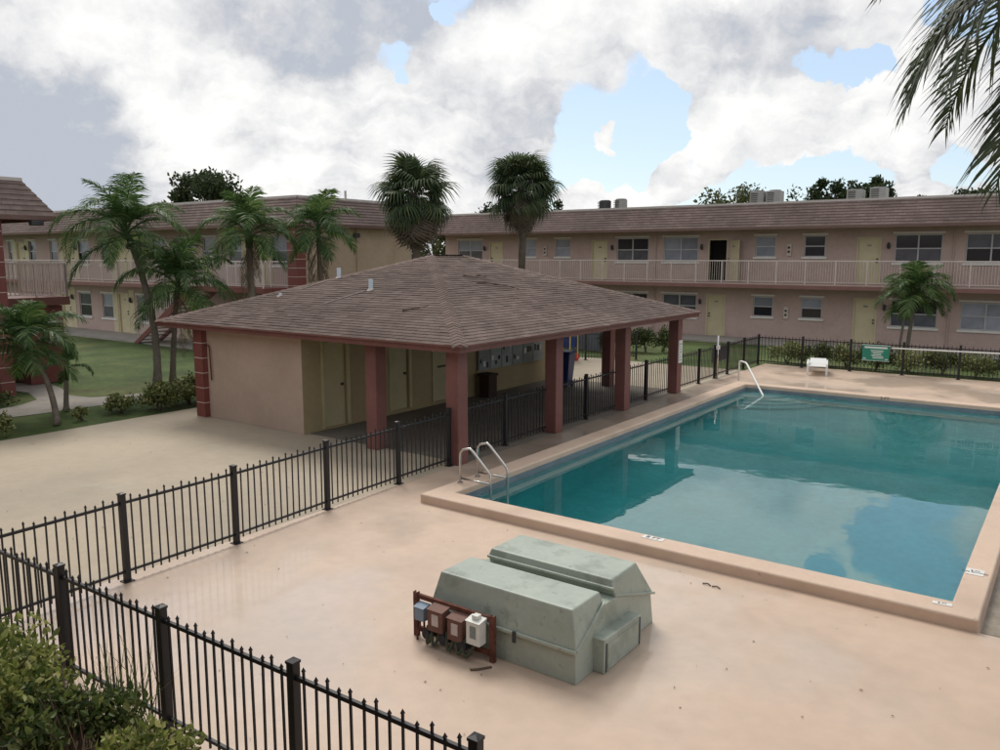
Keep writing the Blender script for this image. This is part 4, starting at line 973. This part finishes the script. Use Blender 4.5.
# ------------------------------------------------------------------ palms
def frond_mesh(name, L_, a0, droop, nl, ll, mt, seed, vdown=.5, wid=.03):
    r = random.Random(seed); m = MB(); pts = []; p = Vector((0, 0, 0)); n = 16; sway = r.uniform(-.25, .25)
    for i in range(n + 1):
        t = i / n; pts.append(p.copy()); a = a0 - droop * t ** 1.25
        p = p + Vector((math.cos(a), sway * t * .3, math.sin(a))) * (L_ / n)
    m.tube(pts, [.028 * (1 - .85 * i / n) * (L_ / 2.2) for i in range(n + 1)], 5)
    def at(t):
        q = min(t * n, n - .001); i = int(q); return pts[i].lerp(pts[i + 1], q - i), (pts[i + 1] - pts[i]).normalized()
    for k in range(nl):
        t = .16 + .84 * (k + .5) / nl; P, T = at(t); side0 = T.cross(Vector((0, 0, 1)))
        if side0.length < .2: side0 = Vector((0, 1, 0))
        side0.normalize(); upv = side0.cross(T)
        prof = math.sin(math.pi * min(1, (.12 + .88 * t)) ** .9) ** .55 if t < 1 else .2
        for s in (-1, 1):
            l = ll * max(.28, prof) * r.uniform(.82, 1.12); fwd = .38 + .45 * t
            d1 = (side0 * s * (1 - fwd * .45) + T * fwd + upv * r.uniform(-.05, .35)).normalized()
            dn = vdown * r.uniform(.6, 1.3)
            d2 = (d1 + Vector((0, 0, -1)) * dn).normalized(); d3 = (d2 + Vector((0, 0, -1)) * dn * 1.2).normalized()
            q1 = P + d1 * l * .3; q2 = q1 + d2 * l * .35; q3 = q2 + d3 * l * .35
            wv = T * wid * .5 + Vector((r.uniform(-1, 1), r.uniform(-1, 1), r.uniform(-1, 1))) * wid * .12
            m.add([P - wv * .5, P + wv * .5, q1 + wv, q1 - wv, q2 + wv * .8, q2 - wv * .8, q3], [(0, 1, 2, 3), (3, 2, 4, 5), (5, 4, 6)])
    return m.mesh('frond', mt)
def frond_set(L_, ll, nl, mt, seed, vdown=.5, wid=.03):
    return [frond_mesh('frond', L_ * f_, R(a), R(d), nl, ll, mt, seed + i, vdown, wid) for i, (a, d, f_) in enumerate(((82, 60, .85), (68, 108, .98), (56, 132, 1.03), (44, 132, 1.05), (30, 122, 1.02), (12, 98, .98), (-14, 66, .9)))]
YOUNG = frond_mesh('frond', 1.5, R(87), R(12), 26, .35, 'frond_young', 77, .15, .025)
SETS = {}
def feather_palm(base, top, L_, label, nf=18, r0=.11, lean=None, key='a', seed=1, boots=0, group='feather palms', young=True, fmat='frond', ll=.72, nl=46, vd=.42, wid=.042):
    rr = random.Random(seed)
    if (key, L_) not in SETS: SETS[(key, L_)] = frond_set(L_, ll, nl, fmat, seed * 10, vd, wid)
    S = SETS[(key, L_)]; b = Vector(base); tp = Vector(top)
    t = thing('palm_tree', base, label, 'palm tree', group)
    mid = b.lerp(tp, .5) + Vector((tp.x - b.x, tp.y - b.y, 0)) * -.18 + (Vector(lean) if lean else Vector((0, 0, 0)))
    pts = []; N_ = 14
    for i in range(N_ + 1):
        f_ = i / N_; pts.append((b.lerp(mid, f_)).lerp(mid.lerp(tp, f_), f_))
    rad = [r0 * (1.35 - .35 * min(1, f_ / .12)) * (1 - .3 * f_) * (1 + .05 * (i % 2)) for i, f_ in ((i, i / N_) for i in range(N_ + 1))]
    MB().tube(pts, rad, 10).build('trunk', 'trunk', t, smooth=True)
    up = (tp - pts[-2]).normalized()
    MB().tube([tp - up * .05, tp + up * .25, tp + up * .6], [r0 * .85, r0 * .9, r0 * .3], 8).build('crown_shaft', 'frond', t, smooth=True)
    tl_ = tp + up * .45 - b
    for i in range(nf):
        f_ = (i + .5) / nf; k = min(6, int(f_ ** 1.05 * 7)); az = i * 2.39996 + rr.uniform(-.25, .25)
        o = inst('frond', S[k], t, tl_ + Vector((0, 0, -.25 * f_)), (rr.uniform(-.12, .12), rr.uniform(-.1, .1), az), rr.uniform(.86, 1.08))
    if young: inst('frond', YOUNG, t, tl_, (.05, -.05, rr.uniform(0, 6)), L_ / 2.4)
    for i in range(boots):
        az = rr.uniform(0, 6.28); z = tl_.z - rr.uniform(.1, 1.5) 
        inst('dead_frond', DEADF, t, Vector((tl_.x + .09 * math.cos(az), tl_.y + .09 * math.sin(az), z)), (0, 0, az), rr.uniform(.7, 1.1))
    return t
DEADF = frond_mesh('frond', 1.1, R(-62), R(28), 16, .3, 'frond_dead', 5, .7, .03)
feather_palm((-23.4, 13.95, 0), (-23.75, 13.6, 4.45), 2.35, 'tallest feather palm on the left with a curved bare trunk', 22, .12, (.35, .2, 0), seed=3)
feather_palm((-23.75, 14.7, 0), (-23.0, 14.55, 2.85), 2.1, 'leaning feather palm between the tall palm and the pavilion roof', 17, .10, seed=5, boots=6, key='b', vd=.6)
feather_palm((-21.6, 16.3, 0), (-21.55, 16.25, 4.4), 1.85, 'feather palm behind the left end of the pavilion roof', 17, .13, seed=8, boots=14, key='c')
feather_palm((-20.9, 18.6, 0), (-20.95, 18.58, 4.6), 1.7, 'smaller feather palm behind the roof, beside the tan end wall', 14, .10, seed=13, boots=22, key='d', young=False)
feather_palm((-20.2, 9.35, 0), (-20.75, 9.2, 1.7), 1.55, 'low feather palm growing at the left edge of the patio', 18, .075, (.05, .1, 0), seed=17, key='e', ll=.6)
feather_palm((-21.9, 10.4, 0), (-21.95, 10.5, .85), .8, 'short young palm stem behind the low palm by the path', 5, .07, seed=19, key='f', young=False, ll=.25)
feather_palm((-5.7, 36.0, 0), (-5.45, 35.6, 2.35), 1.7, 'feather palm with two stems in front of the back building', 18, .085, seed=23, key='g')
feather_palm((-5.95, 35.7, 0), (-5.75, 35.65, 2.1), 1.5, 'thin second palm stem beside the palm at the back building', 7, .06, seed=29, key='h', young=False)
# big coconut palm just outside the frame on the right; its fronds hang into view
def hand_palm():
    base = Vector((1.4, 8.3, 0)); top = Vector((.82, 8.05, 7.0))
    t = thing('coconut_palm', base, 'tall coconut palm whose fronds hang into the upper right corner', 'palm tree')
    pts = [base.lerp(top, i / 12) + Vector((.25 * math.sin(math.pi * i / 12), 0, 0)) for i in range(13)]
    MB().tube(pts, [.2 - .07 * i / 12 for i in range(13)], 12).build('trunk', 'trunk', t, smooth=True)
    V = [frond_mesh('frond', 3.3, R(a), R(d), 82, .95, 'frond_dark', 90 + i, .3, .04) for i, (a, d) in enumerate(((14, 85), (-8, 72), (40, 78), (60, 95), (-30, 52), (80, 60)))]
    for k, az, sc in ((0, 216, .93), (0, 226, .9), (1, 210, .95), (4, 224, .98), (1, 222, .92), (2, 208, .98), (4, 214, .86), (1, 196, .9), (3, 240, 1), (0, 250, 1), (2, 275, 1), (1, 300, .9), (3, 325, 1), (0, 350, 1), (2, 20, 1), (1, 45, 1), (3, 75, 1), (0, 105, 1), (2, 135, .95), (1, 160, .9), (4, 80, .8), (4, 320, .8), (5, 0, .8), (5, 150, .75)):
        inst('frond', V[k], t, top - base, (0, 0, R(az)), sc)
hand_palm()

# sabal palms: fan leaves
def fan_mesh(r_, mt, seed, dead=False):
    rr = random.Random(seed); m = MB(); pet = 1.0 * r_ if not dead else .6 * r_
    m.tube([(0, 0, 0), (pet * .5, 0, .06), (pet, 0, -.02)], [.022, .016, .012], 4)
    n = 26
    for i in range(n):
        a = R(-115 + 230 * i / (n - 1)); l = r_ * (.70 + .30 * math.cos(a * .8)) * rr.uniform(.88, 1.08); dz = -.75 - .35 * abs(math.sin(a)); wv = .042 * r_
        if dead: dz -= .5
        o0 = Vector((pet, 0, -.02)); d = Vector((math.cos(a), math.sin(a), .12)); s = Vector((-math.sin(a), math.cos(a), 0)) * wv
        q1 = o0 + d * l * .5; q2 = o0 + d * l * .8 + Vector((0, 0, dz * l * .22)); q3 = o0 + d * l + Vector((0, 0, dz * l * .75))
        m.add([o0, q1 - s, q1 + s, q2 - s * .7, q2 + s * .7, q3], [(0, 1, 2), (2, 1, 3, 4), (4, 3, 5)])
    return m.mesh('fan_leaf', mt)
FAN = [fan_mesh(.80, 'fan', 300 + i) for i in range(4)]; FAND = [fan_mesh(.85, 'fan_dead', 320 + i, True) for i in range(3)]
def sabal(base, ztop, sc, label, seed, nlive=56, ndead=40):
    rr = random.Random(seed); t = thing('fan_palm', base, label, 'palm tree', 'fan palms'); b = Vector(base)
    pts = [b + Vector((.06 * math.sin(i), .05 * math.cos(i * 1.3), ztop * i / 12)) for i in range(13)]
    MB().tube(pts, [.155 + .012 * (i % 2) for i in range(13)], 12).build('trunk', 'trunk_dark', t, smooth=True)
    for i in range(nlive):
        f_ = (i + .5) / nlive; el = math.degrees(math.asin(max(-1, 1 - 1.62 * f_))); az = i * 2.39996; k = Vector((0, 0, ztop - .25 * f_))
        inst('fan_leaf', FAN[i % 4], t, k, (rr.uniform(-.6, .6), R(-el) + rr.uniform(-.3, .3), az), sc * rr.uniform(.8, 1.2))
    for i in range(ndead):
        f_ = i / ndead; el = -40 - 42 * f_; az = i * 2.39996
        inst('dead_leaf', FAND[i % 3], t, Vector((.12 * math.cos(az), .12 * math.sin(az), ztop - .3 - .6 * f_)), (rr.uniform(-.8, .8), R(-el) + rr.uniform(-.2, .2), az), sc * rr.uniform(.75, 1.15))
    return t
sabal((-22.0, 24.6, 0), 6.6, 1.03, 'left of the two tall fan palms behind the pavilion, shaggy with dead leaves', 41, 62, 34)
sabal((-20.32, 29.72, 0), 7.1, 1.03, 'right of the two tall fan palms, rounder crown on a bare trunk', 43, 70, 14)

# ------------------------------------------------------------------ broadleaf trees, hedges, bushes
def leaf_cloud(m, centre, rad, n, size, rr, shell=.55, up=.3):
    c = Vector(centre)
    for _ in range(n):
        d = Vector((rr.gauss(0, 1), rr.gauss(0, 1), rr.gauss(0, 1))).normalized() * (shell + (1 - shell) * rr.random())
        p = c + Vector((d.x * rad[0], d.y * rad[1], d.z * rad[2]))
        ax = Vector((rr.gauss(0, 1), rr.gauss(0, 1), rr.gauss(0, 1) + up)).normalized(); b = ax.cross(Vector((rr.gauss(0, 1), rr.gauss(0, 1), rr.gauss(0, 1)))).normalized()
        s = size * rr.uniform(.6, 1.35); n_ = ax.cross(b) * s * .12; a = ax * s; b = b * s * .27
        m.add([p, p + a * .35 + b + n_, p + a * .72 + b * .7, p + a - n_, p + a * .72 - b * .7, p + a * .35 - b + n_], [(0, 1, 2, 3), (0, 3, 4, 5)])
def tree(base, h, rx, rz, label, seed, mt='leaf_tree', nl=22, per=170, size=.34, group='trees behind the buildings'):
    rr = random.Random(seed); t = thing('broadleaf_tree', base, label, 'tree', group); b = Vector(base); ck = b + Vector((0, 0, h - rz))
    tr = MB(); tr.tube([b, b + Vector((.1, .1, h * .4)), ck], [.3, .24, .14], 8)
    cr = MB()
    for i in range(nl):
        a = rr.uniform(0, 6.283); e = rr.uniform(-.7, 1.2); q = rr.uniform(.45, .92)
        c = ck + Vector((math.cos(a) * math.cos(e) * rx * q, math.sin(a) * math.cos(e) * rx * q, math.sin(e) * rz * q)); k = rr.uniform(.20, .36)
        tr.tube([b + Vector((0, 0, h * .35)), ck.lerp(c, .4), c], [.09, .06, .02], 5)
        leaf_cloud(cr, c, (rx * k, rx * k, rz * k * 1.1), per, size, rr, .3)
    tr.build('trunk', 'bark', t); cr.build('crown', mt, t)
tree((-51, 35.3, 0), 10.4, 3.4, 2.6, 'dark broadleaf tree rising behind the left wing roof', 51, nl=34, per=160, size=.3)
tree((-21.6, 58.2, 0), 9.4, 3.6, 2.4, 'olive green loose tree rising over the back roof, left of the paired air conditioners', 53, 'leaf_olive', 26, 110, .26)
tree((-17.6, 63.6, 0), 9.2, 2.2, 2.2, 'thin sparse tree over the back roof, right of the paired air conditioners', 55, 'leaf_tree', 12, 60, .24)
tree((-15.3, 62.1, 0), 9.8, 2.0, 1.9, 'dense dark tree over the back roof, left of two', 57, nl=18, per=150, size=.28)
tree((-12.9, 62.7, 0), 9.7, 2.0, 1.8, 'dense dark tree over the back roof, behind the last two air conditioners', 59, nl=18, per=150, size=.28)
tree((-10.2, 70, 0), 8.6, 1.8, 1.2, 'low dark treetop just showing over the right part of the back roof', 61, nl=10, per=110, size=.26)
tree((-6.3, 66, 0), 9.1, 2.6, 1.7, 'dark treetop at the right edge of the back roof', 67, nl=14, per=120, size=.26)
tree((-32.2, 50.6, 0), 8.5, 1.6, 1.6, 'small dark treetop just right of the right fan palm', 63, nl=12, per=110, size=.26)
tree((-37.0, 43.5, 0), 7.2, 3.0, 3.0, 'pale green tree seen in the gap between the two buildings', 65, 'leaf_olive', 24, 120, .28)
tree((-42.0, 58, 0), 8.6, 3.0, 1.6, 'low treetop over the left end of the back roof', 69, nl=12, per=90, size=.26)

def shrub(base, rx, ry, h, label, seed, mt='leaf_bush', n=900, size=.075, stems=7, lobes=9, group='shrubs', cat='shrub'):
    rr = random.Random(seed); t = thing('shrub', base, label, cat, group); b = Vector(base); st = MB(); fo = MB()
    for i in range(stems):
        a = rr.uniform(0, 6.28); q = rr.uniform(.2, .8); tip = b + Vector((math.cos(a) * rx * q, math.sin(a) * ry * q, h * rr.uniform(.6, .92)))
        st.tube([b + Vector((rr.uniform(-.05, .05), rr.uniform(-.05, .05), -.02)), b.lerp(tip, .5) + Vector((0, 0, .05)), tip], [.018, .012, .005], 5)
    for i in range(lobes):
        a = rr.uniform(0, 6.28); q = math.sqrt(rr.random()) * .72; k = rr.uniform(.3, .5)
        zc = h * (.45 + .35 * rr.random()) * (1 - .35 * q); c = b + Vector((math.cos(a) * rx * q, math.sin(a) * ry * q, zc))
        leaf_cloud(fo, c, (rx * k, ry * k, min(zc * .9, h * k * .8)), n // lobes, size, rr, .35, .6)
    st.build('stems', 'stem_brown', t); fo.build('foliage', mt, t); return t
# foreground bushes by the near fence
shrub((-7.35, 2.55, 0), .95, .75, 1.08, 'large leafy bush in the bottom left corner before the near fence', 71, 'leaf_bush', 4600, .072, 14, 17)
shrub((-6.25, 2.80, 0), .62, .55, .80, 'dark green bush in the middle of the three by the near fence', 73, 'leaf_bush_deep', 2600, .068, 12, 11)
shrub((-5.35, 2.95, 0), .62, .42, .70, 'yellow green bush nearest the bottom edge, right of the other two', 75, 'leaf_bush', 2500, .068, 12, 11)
shrub((-4.55, 3.05, 0), .42, .35, .42, 'small yellow green sprig at the foot of the near fence', 76, 'leaf_bush', 1300, .065, 5, 7)
def dry_tuft(base, n, l, rad, mt, name, label, cat, seed, lean=.6):
    rr = random.Random(seed); m = MB(); b = Vector(base)
    for _ in range(n):
        p = b + Vector((rr.uniform(-rad, rad), rr.uniform(-rad, rad), 0)); d = Vector((rr.gauss(0, lean), rr.gauss(0, lean), 1)).normalized(); ll = l * rr.uniform(.5, 1.1); s = Vector((rr.uniform(-1, 1), rr.uniform(-1, 1), 0)).normalized() * .005
        q = p + d * ll * .6; e2 = q + (d + Vector((rr.gauss(0, .3), rr.gauss(0, .3), -.25))).normalized() * ll * .45
        m.add([p - s, p + s, q + s * .8, q - s * .8, e2], [(0, 1, 2, 3), (3, 2, 4)])
    tag(m.build(name, mt), label, cat, 'dry weeds by the near fence')
dry_tuft((-6.05, 2.35, 0), 240, .75, .35, 'twig_dry', 'dry_weeds', 'brown dry twigs at the bottom edge between the bushes', 'weeds', 81)
dry_tuft((-6.35, 3.25, 0), 110, .95, .22, 'leaf_bush_deep', 'tall_weeds', 'thin green weeds against the near fence behind the bushes', 'weeds', 83, .25)
dry_tuft((-5.0, 2.55, 0), 150, .5, .4, 'twig_dry', 'dry_weeds', 'brown dry twigs below the small sprig at the bottom edge', 'weeds', 85)
# shrubs and hedges further off
shrub((-20.0, 11.95, 0), .55, .7, .75, 'front variegated shrub beside the red pier of the pavilion', 91, 'leaf_vary', 2200, .085, 6, 12)
shrub((-20.15, 12.95, 0), .6, .7, .85, 'rear variegated shrub beside the red pier of the pavilion', 92, 'leaf_vary', 2200, .085, 6, 12)
shrub((-20.55, 11.2, 0), .5, .5, .5, 'low variegated shrub on the lawn between palm and pavilion', 93, 'leaf_vary', 900, .085, 5, 8)
shrub((-20.35, 10.0, 0), .25, .25, .35, 'tiny variegated plant beside the low palm', 94, 'leaf_vary', 260, .08, 4, 5)
shrub((-19.95, 7.75, 0), .45, .45, .62, 'variegated shrub at the left edge of the photo by the patio', 95, 'leaf_vary', 900, .085, 5, 8)
shrub((-24.6, 9.7, 0), .9, .6, .3, 'low dark ground plant at the foot of the left pier', 96, 'leaf_hedge', 700, .08, 5, 8)
hl = ['nearest the fence corner', 'second from the fence corner', 'third from the fence corner', 'behind the green sign', 'just right of the green sign', 'sixth from the fence corner', 'seventh from the fence corner', 'eighth from the fence corner', 'at the right edge of the photo']
for i in range(9):
    shrub((-9.1 + i * 1.05, 31.5 + .1 * (i % 3), 0), .75, .65, .95, 'variegated shrub behind the far fence, ' + hl[i], 100 + i, 'leaf_hedge' if i % 2 else 'leaf_vary', 1500, .09, 5, 11, 'shrubs behind the far fence')
for i in range(4):
    shrub((-16.5 + i * .62, 31.0 + i * .42, 0), .6, .6, 1.2, 'dark green hedge shrub behind the pavilion columns, ' + ['first from the left', 'second from the left', 'third from the left', 'rightmost'][i], 120 + i, 'leaf_hedge', 1300, .09, 5, 11, 'hedge shrubs behind the pavilion')

# scattered dead leaves on the paving
rr = random.Random(9); m = MB()
for _ in range(170):
    x, y = rr.uniform(-9.4, 2.0), rr.uniform(3.8, 9.75)
    if rr.random() < .35: x, y = rr.uniform(-19, -10), rr.uniform(4, 11.6)
    if -5.7 < x < -3.4 and 6.0 < y < 8.2: continue
    a = rr.uniform(0, 6.28); s = rr.uniform(.006, .022); c, d = math.cos(a) * s, math.sin(a) * s
    z = .004 + rr.uniform(0, .004); m.add([(x - c, y - d, z), (x + d * .45, y - c * .45, z + .006), (x + c, y + d, z), (x - d * .45, y + c * .45, z + .006)], [(0, 1, 2, 3)])
stuff(m.build('leaf_litter', 'litter'))
for i, (x, y, a) in enumerate(((-3.55, 9.35, .3), (-3.42, 9.33, -.4))):
    tag(MB().tube([(x - .06, y, .01), (x, y + .02, .016), (x + .05, y - .01, .01)], .008, 6).build('dead_leaf', 'stem_brown'), ['curled dead leaf left of two below the depth tile', 'curled dead leaf right of two below the depth tile'][i], 'leaf', 'curled leaves on the deck')
